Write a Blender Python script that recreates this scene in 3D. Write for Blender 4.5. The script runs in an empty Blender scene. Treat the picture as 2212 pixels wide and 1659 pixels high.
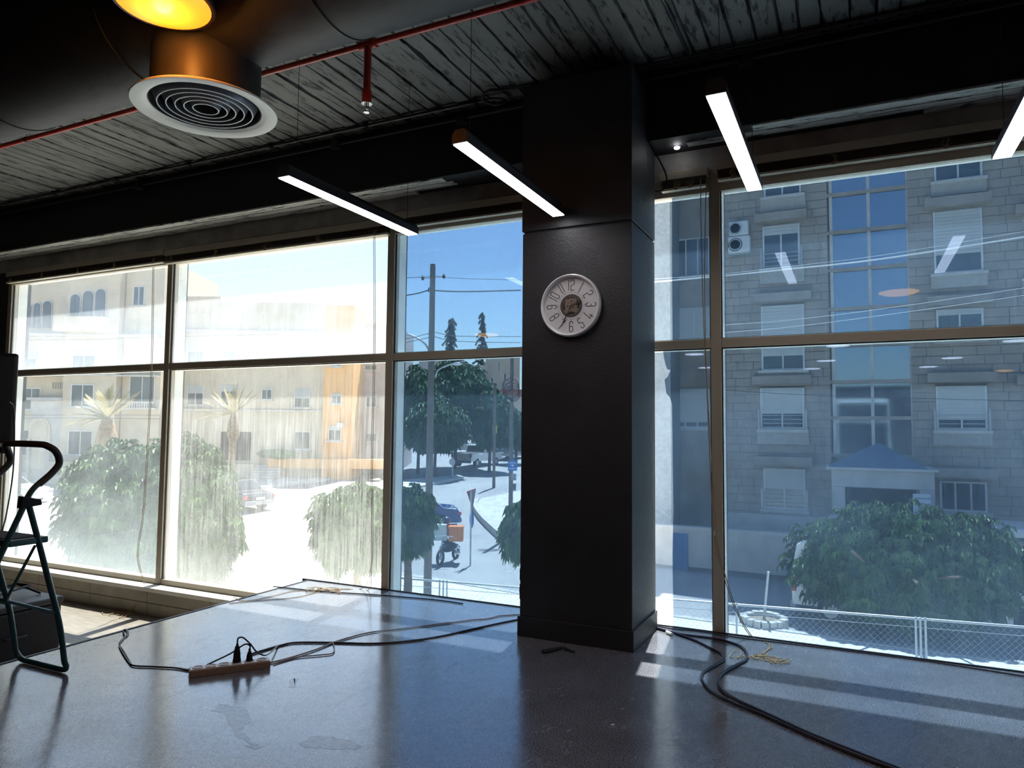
import bpy, math, random
import numpy as np
from mathutils import Vector, Matrix, noise
random.seed(7); rng = np.random.default_rng(7)
S = bpy.context.scene
C = S.collection
# ------------------------------------------------------------------ camera, sky, sun, exposure
FPX, CX, CY, CAMH = 1530.0, 1106.0, 829.5, 1.4
R = np.array([[0.90135905, 0.01879909, 0.43266437],
              [0.43297564, -0.06025622, -0.89938939],
              [0.00916302, 0.9980059, -0.06245204]])
O = np.array([0.0, 0.0, CAMH])
cam = bpy.data.cameras.new('camera'); co = bpy.data.objects.new('camera', cam); C.objects.link(co)
cam.sensor_width = 36; cam.lens = FPX / 2212 * 36; cam.clip_end = 500; cam.clip_start = 0.05
m = Matrix([list(R[0]) + [0], list(R[1]) + [0], list(R[2]) + [CAMH], [0, 0, 0, 1]])
co.matrix_world = m
S.camera = co
S.view_settings.view_transform = 'Standard'; S.view_settings.look = 'None'
S.view_settings.gamma = 1; S.view_settings.use_curve_mapping = False
S.view_settings.exposure = 1.25
SUN_SLOPE = 0.415                      # metres inward per metre of height
SUN_DIR = Vector((0.058, -SUN_SLOPE, -1.0)).normalized()
sun = bpy.data.lights.new('sun', 'SUN'); sun.energy = 12.0; sun.angle = math.radians(0.6); sun.color = (1.0, 0.95, 0.87)
so = bpy.data.objects.new('sun', sun); C.objects.link(so)
so.rotation_euler = SUN_DIR.to_track_quat('-Z', 'Y').to_euler(); so.location = (0, 12, 30)
W = bpy.data.worlds.new('world'); S.world = W; W.use_nodes = True
wn = W.node_tree; bg = wn.nodes['Background']
sky = wn.nodes.new('ShaderNodeTexSky'); sky.sky_type = 'NISHITA'; sky.sun_disc = False
sky.sun_elevation = math.radians(67); sky.sun_rotation = math.radians(-8)
sky.air_density = 1.2; sky.dust_density = 0.6; sky.ozone_density = 2.0
wn.links.new(sky.outputs[0], bg.inputs[0]); bg.inputs[1].default_value = 0.17

# ------------------------------------------------------------------ pixel helpers (authoring: photo pixel -> point on a real plane)
def ray(x, y): return R @ np.array([(x - CX) / FPX, -(y - CY) / FPX, -1.0])
def on(x, y, ax, val):
    r = ray(x, y); return O + r * ((val - O[ax]) / r[ax])
def P(x, y, s): return O + ray(x, y) * s
FWD = np.array([-0.4327, 0.9015, 0.0])
def gz_s(s): return -3.6 + max(0.0, (s - 20)) * 0.05
def gz(x, y): return gz_s(float(x * FWD[0] + y * FWD[1]))
def ground_at(x, y):                    # pixel -> street surface
    s = 20.0
    for _ in range(60):
        p = P(x, y, s); e = p[2] - gz(p[0], p[1])
        s += e * s / max(1.0, (CAMH - p[2])) * 0.7
        s = min(max(s, 5), 120)
    return P(x, y, s)

# ------------------------------------------------------------------ mesh builder
class MB:
    def __init__(s): s.v = []; s.f = []
    def add(s, v, f):
        n = len(s.v); s.v += [tuple(map(float, p)) for p in v]; s.f += [tuple(i + n for i in q) for q in f]; return s
    def box(s, x0, x1, y0, y1, z0, z1):
        v = [(x, y, z) for z in (z0, z1) for y in (y0, y1) for x in (x0, x1)]
        return s.add(v, [(0, 2, 3, 1), (4, 5, 7, 6), (0, 1, 5, 4), (2, 6, 7, 3), (0, 4, 6, 2), (1, 3, 7, 5)])
    def obox(s, c, ax, h):
        c = np.array(c, float); A = [np.array(a, float) * k for a, k in zip(ax, h)]
        v = [c + i * A[0] + j * A[1] + k * A[2] for k in (-1, 1) for j in (-1, 1) for i in (-1, 1)]
        return s.add(v, [(0, 2, 3, 1), (4, 5, 7, 6), (0, 1, 5, 4), (2, 6, 7, 3), (0, 4, 6, 2), (1, 3, 7, 5)])
    def tube(s, pts, r, n=8, cap=True, closed=False):
        pts = [np.array(p, float) for p in pts]; m_ = len(pts)
        rs = r if isinstance(r, (list, tuple)) else [r] * m_
        v = []; prev = None
        for i, p in enumerate(pts):
            if closed: t = pts[(i + 1) % m_] - pts[i - 1]
            else: t = pts[min(i + 1, m_ - 1)] - pts[max(i - 1, 0)]
            t = t / (np.linalg.norm(t) + 1e-12)
            if prev is None:
                a = np.array([0, 0, 1.]) if abs(t[2]) < .9 else np.array([1., 0, 0])
                u = np.cross(t, a)
            else:
                u = prev - t * (prev @ t)
                if np.linalg.norm(u) < 1e-6: u = np.cross(t, [0.3, .5, .8])
            u = u / np.linalg.norm(u); prev = u; w = np.cross(t, u)
            for k in range(n):
                a = 2 * math.pi * k / n
                v.append(p + rs[i] * (math.cos(a) * u + math.sin(a) * w))
        f = []
        rg = m_ if closed else m_ - 1
        for i in range(rg):
            j = (i + 1) % m_
            for k in range(n):
                f.append((i * n + k, i * n + (k + 1) % n, j * n + (k + 1) % n, j * n + k))
        if cap and not closed:
            f.append(tuple(range(n))[::-1]); f.append(tuple((m_ - 1) * n + k for k in range(n)))
        return s.add(v, f)
    def cyl(s, c, r, h, n=32, axis=2, r2=None):
        c = np.array(c, float); d = np.zeros(3); d[axis] = h
        return s.tube([c, c + d], [r, r if r2 is None else r2], n)
    def lathe(s, c, prof, n=48, axis=2, cap=True):        # prof: (radius, height); revolve about axis
        c = np.array(c, float); v = []; f = []
        e = [np.eye(3)[(axis + 1) % 3], np.eye(3)[(axis + 2) % 3], np.eye(3)[axis]]
        for r, h in prof:
            for k in range(n):
                a = 2 * math.pi * k / n; v.append(c + e[0] * r * math.cos(a) + e[1] * r * math.sin(a) + e[2] * h)
        for i in range(len(prof) - 1):
            for k in range(n): f.append((i * n + k, i * n + (k + 1) % n, (i + 1) * n + (k + 1) % n, (i + 1) * n + k))
        if tuple(prof[0]) == tuple(prof[-1]): cap = False
        if cap and prof[0][0] > 1e-6: f.append(tuple(range(n))[::-1])
        if cap and prof[-1][0] > 1e-6: f.append(tuple((len(prof) - 1) * n + k for k in range(n)))
        return s.add(v, f)
    def sphere(s, c, r, n=16, m_=10):
        rr = r if isinstance(r, (list, tuple)) else (r, r, r)
        v = []; f = []
        for i in range(m_ + 1):
            t = math.pi * i / m_
            for k in range(n):
                a = 2 * math.pi * k / n
                v.append((c[0] + rr[0] * math.sin(t) * math.cos(a), c[1] + rr[1] * math.sin(t) * math.sin(a), c[2] + rr[2] * math.cos(t)))
        for i in range(m_):
            for k in range(n): f.append((i * n + k, (i + 1) * n + k, (i + 1) * n + (k + 1) % n, i * n + (k + 1) % n))
        return s.add(v, f)
    def prism(s, pts, c, ax, t0, t1):           # 2-D outline pts in axes ax[0],ax[1], extruded along ax[2]
        c = np.array(c, float); ax = [np.array(a, float) for a in ax]; n = len(pts)
        v = [c + p[0] * ax[0] + p[1] * ax[1] + t * ax[2] for t in (t0, t1) for p in pts]
        return s.add(v, [tuple(range(n))[::-1], tuple(range(n, 2 * n))] + [(i, (i + 1) % n, n + (i + 1) % n, n + i) for i in range(n)])

def wloc(o):
    l = np.zeros(3)
    while o is not None: l += np.array(o.location); o = o.parent
    return l
def obj(name, mb, mat, parent=None, smooth=False, bevel=0.0, at=None, **props):
    me = bpy.data.meshes.new(name)
    off = wloc(parent) if parent is not None else np.zeros(3)
    if at is not None: off = np.array(at, float)
    v = np.array(mb.v, float) - off
    me.from_pydata(v.tolist(), [], mb.f); me.update()
    me.materials.append(mat)
    o = bpy.data.objects.new(name, me); C.objects.link(o)
    if parent is not None:
        o.parent = parent
        if at is not None: o.location = tuple(np.array(at) - wloc(parent))
    elif at is not None: o.location = tuple(at)
    if smooth:
        me.polygons.foreach_set('use_smooth', [True] * len(me.polygons))
        try: me.set_sharp_from_angle(angle=math.radians(40))
        except Exception: pass
    if bevel > 0:
        b = o.modifiers.new('bevel', 'BEVEL'); b.width = bevel; b.segments = 2; b.limit_method = 'ANGLE'
    for k, val in props.items(): o[k] = val
    return o
def thing(name, label, cat, loc=(0, 0, 0), group=None, kind=None):
    o = bpy.data.objects.new(name, None); C.objects.link(o); o.location = tuple(float(a) for a in loc); o.empty_display_size = .1
    if label: o['label'] = label
    if cat: o['category'] = cat
    if group: o['group'] = group
    if kind: o['kind'] = kind
    return o
def tag(o, label, cat, group=None, kind=None):
    o['label'] = label; o['category'] = cat
    if group: o['group'] = group
    if kind: o['kind'] = kind
    return o
def struct(name, mb, mat, **k):
    o = obj(name, mb, mat, **k); o['kind'] = 'structure'; return o
def copy_tree(o, parent=None):
    c = o.copy(); C.objects.link(c); c.parent = parent
    for ch in list(o.children): copy_tree(ch, c)
    return c
def catmull(pts, k=6):
    pts = [np.array(p, float) for p in pts]; out = []
    for i in range(len(pts) - 1):
        a = pts[max(i - 1, 0)]; b = pts[i]; c = pts[i + 1]; d = pts[min(i + 2, len(pts) - 1)]
        for j in range(k):
            t = j / k
            out.append(.5 * (2 * b + (c - a) * t + (2 * a - 5 * b + 4 * c - d) * t * t + (3 * b - a - 3 * c + d) * t ** 3))
    out.append(pts[-1]); return out

# ------------------------------------------------------------------ materials
def mat(name, col, rough=.6, metal=0., spec=.5, bump=0., bscale=30., var=0., vscale=8., emit=None, estr=0., stretch=None, coat=0., bdist=.01):
    m_ = bpy.data.materials.new(name); m_.use_nodes = True; nt = m_.node_tree; b = nt.nodes['Principled BSDF']
    b.inputs['Base Color'].default_value = (*col, 1); b.inputs['Roughness'].default_value = rough
    b.inputs['Metallic'].default_value = metal; b.inputs['Specular IOR Level'].default_value = spec
    b.inputs['Coat Weight'].default_value = coat
    if emit: b.inputs['Emission Color'].default_value = (*emit, 1); b.inputs['Emission Strength'].default_value = estr
    if bump > 0 or var > 0:
        tc = nt.nodes.new('ShaderNodeTexCoord'); mp = nt.nodes.new('ShaderNodeMapping')
        nt.links.new(tc.outputs['Object'], mp.inputs[0])
        if stretch: mp.inputs['Scale'].default_value = stretch
    if var > 0:
        nz = nt.nodes.new('ShaderNodeTexNoise'); nz.inputs['Scale'].default_value = vscale; nz.inputs['Detail'].default_value = 6
        nt.links.new(mp.outputs[0], nz.inputs['Vector'])
        cr = nt.nodes.new('ShaderNodeValToRGB'); cr.color_ramp.elements[0].position = .3; cr.color_ramp.elements[1].position = .7
        cr.color_ramp.elements[0].color = (*[c * (1 - var) for c in col], 1)
        cr.color_ramp.elements[1].color = (*[min(1, c * (1 + var)) for c in col], 1)
        nt.links.new(nz.outputs[0], cr.inputs[0]); nt.links.new(cr.outputs[0], b.inputs['Base Color'])
    if bump > 0:
        nz2 = nt.nodes.new('ShaderNodeTexNoise'); nz2.inputs['Scale'].default_value = bscale; nz2.inputs['Detail'].default_value = 5
        nt.links.new(mp.outputs[0], nz2.inputs['Vector'])
        bp = nt.nodes.new('ShaderNodeBump'); bp.inputs['Strength'].default_value = bump; bp.inputs['Distance'].default_value = bdist
        nt.links.new(nz2.outputs[0], bp.inputs['Height']); nt.links.new(bp.outputs[0], b.inputs['Normal'])
    return m_
M = {}
M['black_paint'] = mat('black_paint', (.017, .019, .023), .55, bump=.25, bscale=60, var=.25, vscale=3)
M['black_beam'] = mat('black_beam', (.008, .008, .01), .75, bump=.3, bscale=30)
M['black_metal'] = mat('black_metal', (.02, .02, .024), .42, spec=.5)
M['black_plastic'] = mat('black_plastic', (.009, .009, .012), .55, spec=.3)
M['duct'] = mat('duct', (.014, .014, .014), .6, bump=.3, bscale=14, var=.3, vscale=5)
M['lamp_body'] = mat('lamp_body', (.05, .05, .06), .4, metal=.3)
M['tube_emit'] = mat('tube_emit', (1, 1, 1), .4, emit=(1, .97, 1.0), estr=6.5)
M['orange_emit'] = mat('orange_emit', (1, .6, .1), .4, emit=(1, .17, .008), estr=1.25)
M['amber_emit'] = mat('amber_emit', (1, .6, .1), .4, emit=(1, .40, .05), estr=6)
M['white_emit'] = mat('white_emit', (1, 1, 1), .4, emit=(.95, .95, 1), estr=9)
M['red'] = mat('red_pipe', (.50, .045, .03), .34, var=.2, vscale=20)
M['chrome'] = mat('chrome', (.7, .7, .7), .2, metal=1)
M['alu'] = mat('beige_aluminium', (.40, .35, .27), .42, metal=.0, var=.06, vscale=3)
M['alu_dark'] = mat('dark_gasket', (.02, .02, .022), .6)
M['fin'] = mat('outer_fin_paint', (.78, .79, .74), .6, var=.08, vscale=6)
M['blind'] = mat('blind_slat', (.10, .075, .055), .5)
M['blind_rail'] = mat('blind_rail', (.50, .45, .36), .45)
M['cord'] = mat('cord', (.30, .22, .12), .8)
M['white_paint'] = mat('white_paint', (.75, .75, .74), .5)
M['clock_white'] = mat('clock_white', (.62, .62, .64), .4)
M['clock_rim'] = mat('clock_rim', (.66, .66, .68), .3, coat=.3)
M['ink'] = mat('ink', (.015, .015, .018), .5)
M['gear_plate'] = mat('gear_plate', (.22, .20, .17), .4, metal=.5)
M['diffuser'] = mat('diffuser_white', (.78, .78, .72), .4)
M['diffuser_in'] = mat('diffuser_blades', (.26, .26, .30), .35, metal=.3)
M['wall_tile'] = mat('parapet_tile', (.26, .24, .20), .6, bump=.2, bscale=40, var=.18, vscale=5)
M['sill'] = mat('sill_stone', (.55, .55, .52), .5, var=.08, vscale=10)
M['strip_wood'] = mat('power_strip_side', (.30, .20, .14), .5, var=.12, vscale=40)
M['strip_white'] = mat('power_strip_white', (.62, .62, .62), .35)
M['cable_black'] = mat('cable_black', (.012, .010, .022), .35)
M['cable_grey'] = mat('cable_grey', (.26, .22, .23), .45)
M['ladder'] = mat('ladder_tube', (.006, .05, .055), .35, coat=.3)
M['ladder_grip'] = mat('ladder_grip', (.015, .014, .016), .6)
M['rubber'] = mat('rubber', (.02, .02, .02), .8)
M['room'] = mat('room_dark', (.03, .03, .032), .8)
M['low_floor'] = mat('low_floor', (.21, .19, .16), .45, var=.2, vscale=6, stretch=(1, 6, 1))

def noise_node(nt, vec, scale, detail=5, rough=.5):
    n = nt.nodes.new('ShaderNodeTexNoise'); n.inputs['Scale'].default_value = scale; n.inputs['Detail'].default_value = detail
    n.inputs['Roughness'].default_value = rough
    if vec is not None: nt.links.new(vec, n.inputs['Vector'])
    return n
def mapping(nt, scale, src='Object'):
    tc = nt.nodes.new('ShaderNodeTexCoord'); mp = nt.nodes.new('ShaderNodeMapping'); mp.inputs['Scale'].default_value = scale
    nt.links.new(tc.outputs[src], mp.inputs[0]); return mp
def ramp(nt, fac, p0, c0, p1, c1):
    r = nt.nodes.new('ShaderNodeValToRGB'); e = r.color_ramp.elements
    e[0].position = p0; e[0].color = (*c0, 1) if isinstance(c0, tuple) else (c0, c0, c0, 1)
    e[1].position = p1; e[1].color = (*c1, 1) if isinstance(c1, tuple) else (c1, c1, c1, 1)
    nt.links.new(fac, r.inputs[0]); return r
def math_node(nt, op, a, b=None, clamp=False):
    n = nt.nodes.new('ShaderNodeMath'); n.operation = op; n.use_clamp = clamp
    for i, x in enumerate((a, b)):
        if x is None: continue
        if isinstance(x, (int, float)): n.inputs[i].default_value = x
        else: nt.links.new(x, n.inputs[i])
    return n

# platform floor: speckled grey-blue sheet, worn gloss, scuffs and damp smears
def floor_mat():
    m_ = bpy.data.materials.new('speckled_floor'); m_.use_nodes = True; nt = m_.node_tree; b = nt.nodes['Principled BSDF']
    mp = mapping(nt, (1, 1, 1))
    sp = noise_node(nt, mp.outputs[0], 190, 2)
    r1 = ramp(nt, sp.outputs[0], .38, (.022, .025, .032), .68, (.29, .30, .34))
    big = noise_node(nt, mp.outputs[0], 1.3, 6, .6)
    r2 = ramp(nt, big.outputs[0], .3, .72, .7, 1.12)
    mx = nt.nodes.new('ShaderNodeMix'); mx.data_type = 'RGBA'; mx.blend_type = 'MULTIPLY'; mx.inputs[0].default_value = 1
    nt.links.new(r1.outputs[0], mx.inputs[6]); nt.links.new(r2.outputs[0], mx.inputs[7])
    nt.links.new(mx.outputs[2], b.inputs['Base Color'])
    # gloss wear
    w1 = noise_node(nt, mp.outputs[0], 2.6, 8, .65)
    mp2 = mapping(nt, (7, 2.2, 1)); w2 = noise_node(nt, mp2.outputs[0], 2.2, 6, .7)
    rr = ramp(nt, w1.outputs[0], .40, .17, .72, .32)
    r3 = ramp(nt, w2.outputs[0], .56, 0.0, .74, .16)
    ad = math_node(nt, 'ADD', rr.outputs[0], r3.outputs[0]); nt.links.new(ad.outputs[0], b.inputs['Roughness'])
    b.inputs['Specular IOR Level'].default_value = .55
    b.inputs['Coat Weight'].default_value = .8; b.inputs['Coat Roughness'].default_value = .09; b.inputs['Coat IOR'].default_value = 1.6
    n1 = noise_node(nt, mp.outputs[0], 220, 2); n2 = noise_node(nt, mp.outputs[0], 9, 4)
    a2 = math_node(nt, 'MULTIPLY', n1.outputs[0], .25); a3 = math_node(nt, 'ADD', a2.outputs[0], n2.outputs[0])
    bp = nt.nodes.new('ShaderNodeBump'); bp.inputs['Strength'].default_value = .22; bp.inputs['Distance'].default_value = .004
    nt.links.new(a3.outputs[0], bp.inputs['Height']); nt.links.new(bp.outputs[0], b.inputs['Normal'])
    nt.links.new(bp.outputs[0], b.inputs['Coat Normal'])
    return m_
M['floor'] = floor_mat()

# board-marked concrete painted grey-black: ragged dark strokes where paint missed
def board_mat(name, stretch, light=(.14, .14, .13)):
    m_ = bpy.data.materials.new(name); m_.use_nodes = True; nt = m_.node_tree; b = nt.nodes['Principled BSDF']
    mp = mapping(nt, stretch, 'Object')
    geo = nt.nodes.new('ShaderNodeNewGeometry'); mp.inputs  # world position keeps neighbours different
    nt.links.new(geo.outputs['Position'], mp.inputs[0])
    n1 = noise_node(nt, mp.outputs[0], 7, 9, .75)
    n2 = noise_node(nt, geo.outputs['Position'], 1.1, 4)
    r = ramp(nt, n1.outputs[0], .40, (.010, .010, .011), .47, light)
    r2 = ramp(nt, n2.outputs[0], .3, .75, .7, 1.15)
    mx = nt.nodes.new('ShaderNodeMix'); mx.data_type = 'RGBA'; mx.blend_type = 'MULTIPLY'; mx.inputs[0].default_value = 1
    nt.links.new(r.outputs[0], mx.inputs[6]); nt.links.new(r2.outputs[0], mx.inputs[7]); nt.links.new(mx.outputs[2], b.inputs['Base Color'])
    b.inputs['Roughness'].default_value = .7
    bp = nt.nodes.new('ShaderNodeBump'); bp.inputs['Strength'].default_value = .8; bp.inputs['Distance'].default_value = .006
    nt.links.new(n1.outputs[0], bp.inputs['Height']); nt.links.new(bp.outputs[0], b.inputs['Normal'])
    return m_
M['board_y'] = board_mat('ceiling_board', (3.2, .55, 1))
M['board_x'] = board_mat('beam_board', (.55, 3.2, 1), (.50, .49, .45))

# glass: thin pane = tinted transmission + mirror by angle + dust film on its surface
def glass_mat(name, tint, dust, streak=0., dustcol=(.8, .82, .8), refl=1.0, bottom=0., zb=(0, 1)):
    m_ = bpy.data.materials.new(name); m_.use_nodes = True; nt = m_.node_tree
    for n in list(nt.nodes): nt.nodes.remove(n)
    out = nt.nodes.new('ShaderNodeOutputMaterial')
    tr = nt.nodes.new('ShaderNodeBsdfTransparent'); tr.inputs[0].default_value = (*[t ** .5 for t in tint], 1)
    gl = nt.nodes.new('ShaderNodeBsdfGlossy'); gl.inputs['Roughness'].default_value = .004
    gl.inputs[0].default_value = (refl, refl, refl, 1)
    lw = nt.nodes.new('ShaderNodeLayerWeight'); lw.inputs[0].default_value = .5
    pw = math_node(nt, 'POWER', lw.outputs['Facing'], 5.0); mu = math_node(nt, 'MULTIPLY', pw.outputs[0], .9); fr = math_node(nt, 'ADD', mu.outputs[0], .06)
    m1 = nt.nodes.new('ShaderNodeMixShader'); nt.links.new(fr.outputs[0], m1.inputs[0]); nt.links.new(tr.outputs[0], m1.inputs[1]); nt.links.new(gl.outputs[0], m1.inputs[2])
    # dust: light scattered by grime; denser in run marks and toward the lower edge
    df = nt.nodes.new('ShaderNodeBsdfDiffuse'); df.inputs[0].default_value = (*dustcol, 1)
    tl = nt.nodes.new('ShaderNodeBsdfTranslucent'); tl.inputs[0].default_value = (*dustcol, 1)
    m2 = nt.nodes.new('ShaderNodeMixShader'); m2.inputs[0].default_value = .7
    nt.links.new(df.outputs[0], m2.inputs[1]); nt.links.new(tl.outputs[0], m2.inputs[2])
    geo = nt.nodes.new('ShaderNodeNewGeometry')
    mp = nt.nodes.new('ShaderNodeMapping'); mp.inputs['Scale'].default_value = (60, 1, 1.3); nt.links.new(geo.outputs['Position'], mp.inputs[0])
    ns = noise_node(nt, mp.outputs[0], 1.6, 6, .7)
    mpc = nt.nodes.new('ShaderNodeMapping'); mpc.inputs['Scale'].default_value = (1, 1, 1.6); nt.links.new(geo.outputs['Position'], mpc.inputs[0])
    nc = noise_node(nt, mpc.outputs[0], 1.4, 4, .55)
    rs = ramp(nt, ns.outputs[0], .40, .85, .78, 1.0 + streak)
    rc = ramp(nt, nc.outputs[0], .3, .6, .75, 1.35)
    a = math_node(nt, 'MULTIPLY', rs.outputs[0], rc.outputs[0])
    fac = math_node(nt, 'MULTIPLY', a.outputs[0], dust)
    if bottom > 0:
        sx = nt.nodes.new('ShaderNodeSeparateXYZ'); nt.links.new(geo.outputs['Position'], sx.inputs[0])
        mr = nt.nodes.new('ShaderNodeMapRange'); nt.links.new(sx.outputs[2], mr.inputs[0])
        mr.inputs[1].default_value = zb[0]; mr.inputs[2].default_value = zb[1]; mr.inputs[3].default_value = 1; mr.inputs[4].default_value = 0
        p2 = math_node(nt, 'POWER', mr.outputs[0], 2.0); p3 = math_node(nt, 'MULTIPLY', p2.outputs[0], bottom)
        fac = math_node(nt, 'ADD', fac.outputs[0], p3.outputs[0], True)
    m3 = nt.nodes.new('ShaderNodeMixShader'); nt.links.new(fac.outputs[0], m3.inputs[0]); nt.links.new(m1.outputs[0], m3.inputs[1]); nt.links.new(m2.outputs[0], m3.inputs[2])
    nt.links.new(m3.outputs[0], out.inputs[0])
    return m_
TL = (.66, .69, .69); TR = (.22, .30, .385)
M['glass_dusty_low'] = glass_mat('dusty_glass_low', TL, .075, .5, bottom=.13, zb=(-.25, .75), dustcol=(.72, .80, .84))
M['glass_streaked'] = glass_mat('streaked_dusty_glass', TL, .062, 2.4, bottom=.12, zb=(-.25, .6), dustcol=(.80, .82, .80))
M['glass_dusty_top'] = glass_mat('dusty_glass_top', TL, .115, .7, bottom=.10, dustcol=(.74, .82, .90), zb=(2.0, 2.8))
M['glass_clear'] = glass_mat('clear_glass', (.88, .93, .95), .07, .4, dustcol=(.38, .52, .68), bottom=.03, zb=(-.25, .8))
def film_mat():
    m_ = bpy.data.materials.new('solar_film'); m_.use_nodes = True; nt = m_.node_tree
    for n in list(nt.nodes): nt.nodes.remove(n)
    out = nt.nodes.new('ShaderNodeOutputMaterial'); tr = nt.nodes.new('ShaderNodeBsdfTransparent'); tr.inputs[0].default_value = (*[t ** .5 for t in TR], 1)
    gl = nt.nodes.new('ShaderNodeBsdfGlossy'); gl.inputs['Roughness'].default_value = .01; mx = nt.nodes.new('ShaderNodeMixShader'); mx.inputs[0].default_value = .012
    nt.links.new(tr.outputs[0], mx.inputs[1]); nt.links.new(gl.outputs[0], mx.inputs[2]); nt.links.new(mx.outputs[0], out.inputs[0]); return m_
M['film'] = film_mat()

# exterior
M['asphalt'] = mat('asphalt', (.30, .29, .28), .9, bump=.2, bscale=60, var=.12, vscale=.6)
M['apron'] = mat('apron_stone', (.40, .37, .33), .85, var=.1)
M['pave'] = mat('pavement', (.64, .62, .56), .85, bump=.2, bscale=30, var=.12, vscale=1.5)
M['kerb'] = mat('kerb_stone', (.45, .43, .40), .85, var=.15, vscale=3)
M['stoneA'] = mat('beige_stone', (.56, .48, .36), .85, bump=.3, bscale=6, var=.10, vscale=1.2)
M['stoneB'] = mat('pale_stone', (.60, .52, .40), .85, bump=.3, bscale=6, var=.08, vscale=1.0)
M['orange_wall'] = mat('orange_wall', (.72, .40, .15), .85, var=.08, vscale=1.0)
M['lilac_wall'] = mat('pink_wall', (.55, .46, .42), .85, var=.08, vscale=1.0)
M['greystone'] = mat('grey_stone', (.33, .29, .25), .85, bump=.4, bscale=5, var=.16, vscale=1.6)
M['stonejoint'] = mat('stone_joint', (.20, .18, .16), .9)
M['lightstone'] = mat('light_stone', (.52, .49, .45), .8, var=.12, vscale=2)
M['darkglass'] = mat('window_glass', (.05, .07, .09), .06, spec=.8)
M['mirrorglass'] = mat('reflective_glass', (.30, .36, .42), .05, metal=.9, bump=.03, bscale=1.2)
M['shutter'] = mat('roller_shutter', (.50, .50, .48), .6)
M['winframe'] = mat('window_frame_white', (.62, .62, .60), .5)
M['roofblue'] = mat('blue_roof', (.10, .17, .26), .4, var=.08)
M['opening'] = mat('dark_opening', (.02, .022, .025), .8)
M['terracotta'] = mat('terracotta_roof', (.42, .14, .08), .8, var=.2)
M['leaf'] = mat('leaf', (.075, .135, .040), .45, spec=.5, var=.45, vscale=1.6)
M['leaf_dark'] = mat('leaf_dark', (.075, .14, .05), .6, var=.4, vscale=.9)
M['conifer'] = mat('conifer_needles', (.07, .085, .055), .7, var=.3, vscale=1)
M['bark'] = mat('bark', (.14, .10, .07), .9, bump=.5, bscale=12, var=.3)
M['palmleaf'] = mat('dry_palm_leaf', (.34, .29, .14), .6, var=.4, vscale=.8)
M['palmtrunk'] = mat('palm_trunk', (.22, .16, .10), .9, bump=.8, bscale=10, var=.4)
M['pole'] = mat('pole_wood', (.16, .14, .125), .85, var=.2, vscale=5, stretch=(6, 6, 1))
M['galv'] = mat('galvanised', (.42, .43, .44), .45, metal=.6)
M['wire'] = mat('wire_black', (.03, .03, .035), .6)
M['wire_light'] = mat('wire_light', (.55, .55, .55), .5)
M['car_white'] = mat('car_white', (.72, .72, .70), .28, coat=.5)
M['car_silver'] = mat('car_silver', (.42, .43, .44), .25, metal=.4, coat=.5)
M['car_dark'] = mat('car_dark', (.035, .04, .05), .25, coat=.6)
M['car_blue'] = mat('car_blue', (.03, .07, .20), .25, coat=.6)
M['car_glass'] = mat('car_glass', (.03, .035, .04), .05, spec=.9)
M['tyre'] = mat('tyre', (.02, .02, .02), .8)
M['taillight'] = mat('taillight', (.55, .06, .03), .3)
M['sign_blue'] = mat('sign_blue', (.03, .16, .48), .5)
M['sign_white'] = mat('sign_white', (.72, .72, .74), .5)
M['sign_grey'] = mat('sign_back', (.30, .31, .33), .5, metal=.3)
M['box_orange'] = mat('box_orange', (.62, .20, .04), .5)
M['box_red'] = mat('box_red', (.55, .05, .04), .5)
M['crate'] = mat('crate_pale', (.45, .50, .46), .6)
M['soil'] = mat('soil', (.25, .20, .14), .95, bump=.5, bscale=8, var=.3)
M['ac'] = mat('ac_white', (.62, .62, .60), .5)
M['paper'] = mat('paper', (.75, .76, .78), .7)

# ================================================================== SETTING
WY = 5.17                                  # glass plane
# ---- platform floor and lower floor
pf = struct('floor', MB().box(-4.50, 8.0, -16, 5.12, -.50, 0.0), M['floor'])
lf = struct('floor_lower', MB().box(-12, -4.50, -16, 5.02, -.75, -.53), M['low_floor'])
struct('trim_1', MB().box(-4.515, -4.495, -6, 5.12, -.06, .004), M['black_metal'])          # dark nosing of the platform
struct('trim_2', MB().box(-4.58, 5.0, 5.12, 5.135, -.08, .008), M['black_metal'])
# ---- far dark room shell (shows in the glass reflections)
struct('wall_left', MB().box(-12.2, -12, -16, 5.1, -.75, 4.0), M['room'])
struct('wall_right', MB().box(8.0, 8.2, -16, 5.1, -.75, 4.0), M['room'])
struct('wall_rear', MB().box(-12.2, 8.2, -16.2, -16, -.75, 4.0), M['room'])
# ---- ceiling slab with cast board strips
CZ = 3.95
ceil = struct('ceiling', MB().box(-12.2, 8.2, -16.2, 5.4, CZ + .035, CZ + .25), M['black_beam'])
x = -11.8; protos = []
for w_ in (.115, .13, .145, .16):
    mb = MB(); n = 26; ys = np.linspace(1.2, 4.83, n); top = []; v = []
    for i, y in enumerate(ys):
        j0 = .006 * (random.random() - .5) + (.012 * random.random() if random.random() < .2 else 0); j1 = .006 * (random.random() - .5)
        v += [(-w_ / 2 + .009 + j0 * 1.6, y, .0), (w_ / 2 - .009 + j1 * 1.6, y, .0), (w_ / 2 - .003, y, .04), (-w_ / 2 + .003, y, .04)]
    f = []
    for i in range(n - 1):
        a = i * 4; b_ = a + 4
        f += [(a, a + 1, b_ + 1, b_), (a + 1, a + 2, b_ + 2, b_ + 1), (a + 3, a, b_, b_ + 3)]
    f += [(0, 3, 2, 1), (4 * n - 4, 4 * n - 3, 4 * n - 2, 4 * n - 1)]
    mb.add(v, f); me = bpy.data.meshes.new('board'); me.from_pydata(mb.v, [], mb.f); me.update(); me.materials.append(M['board_y']); protos.append((w_, me))
nb = 0
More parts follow.
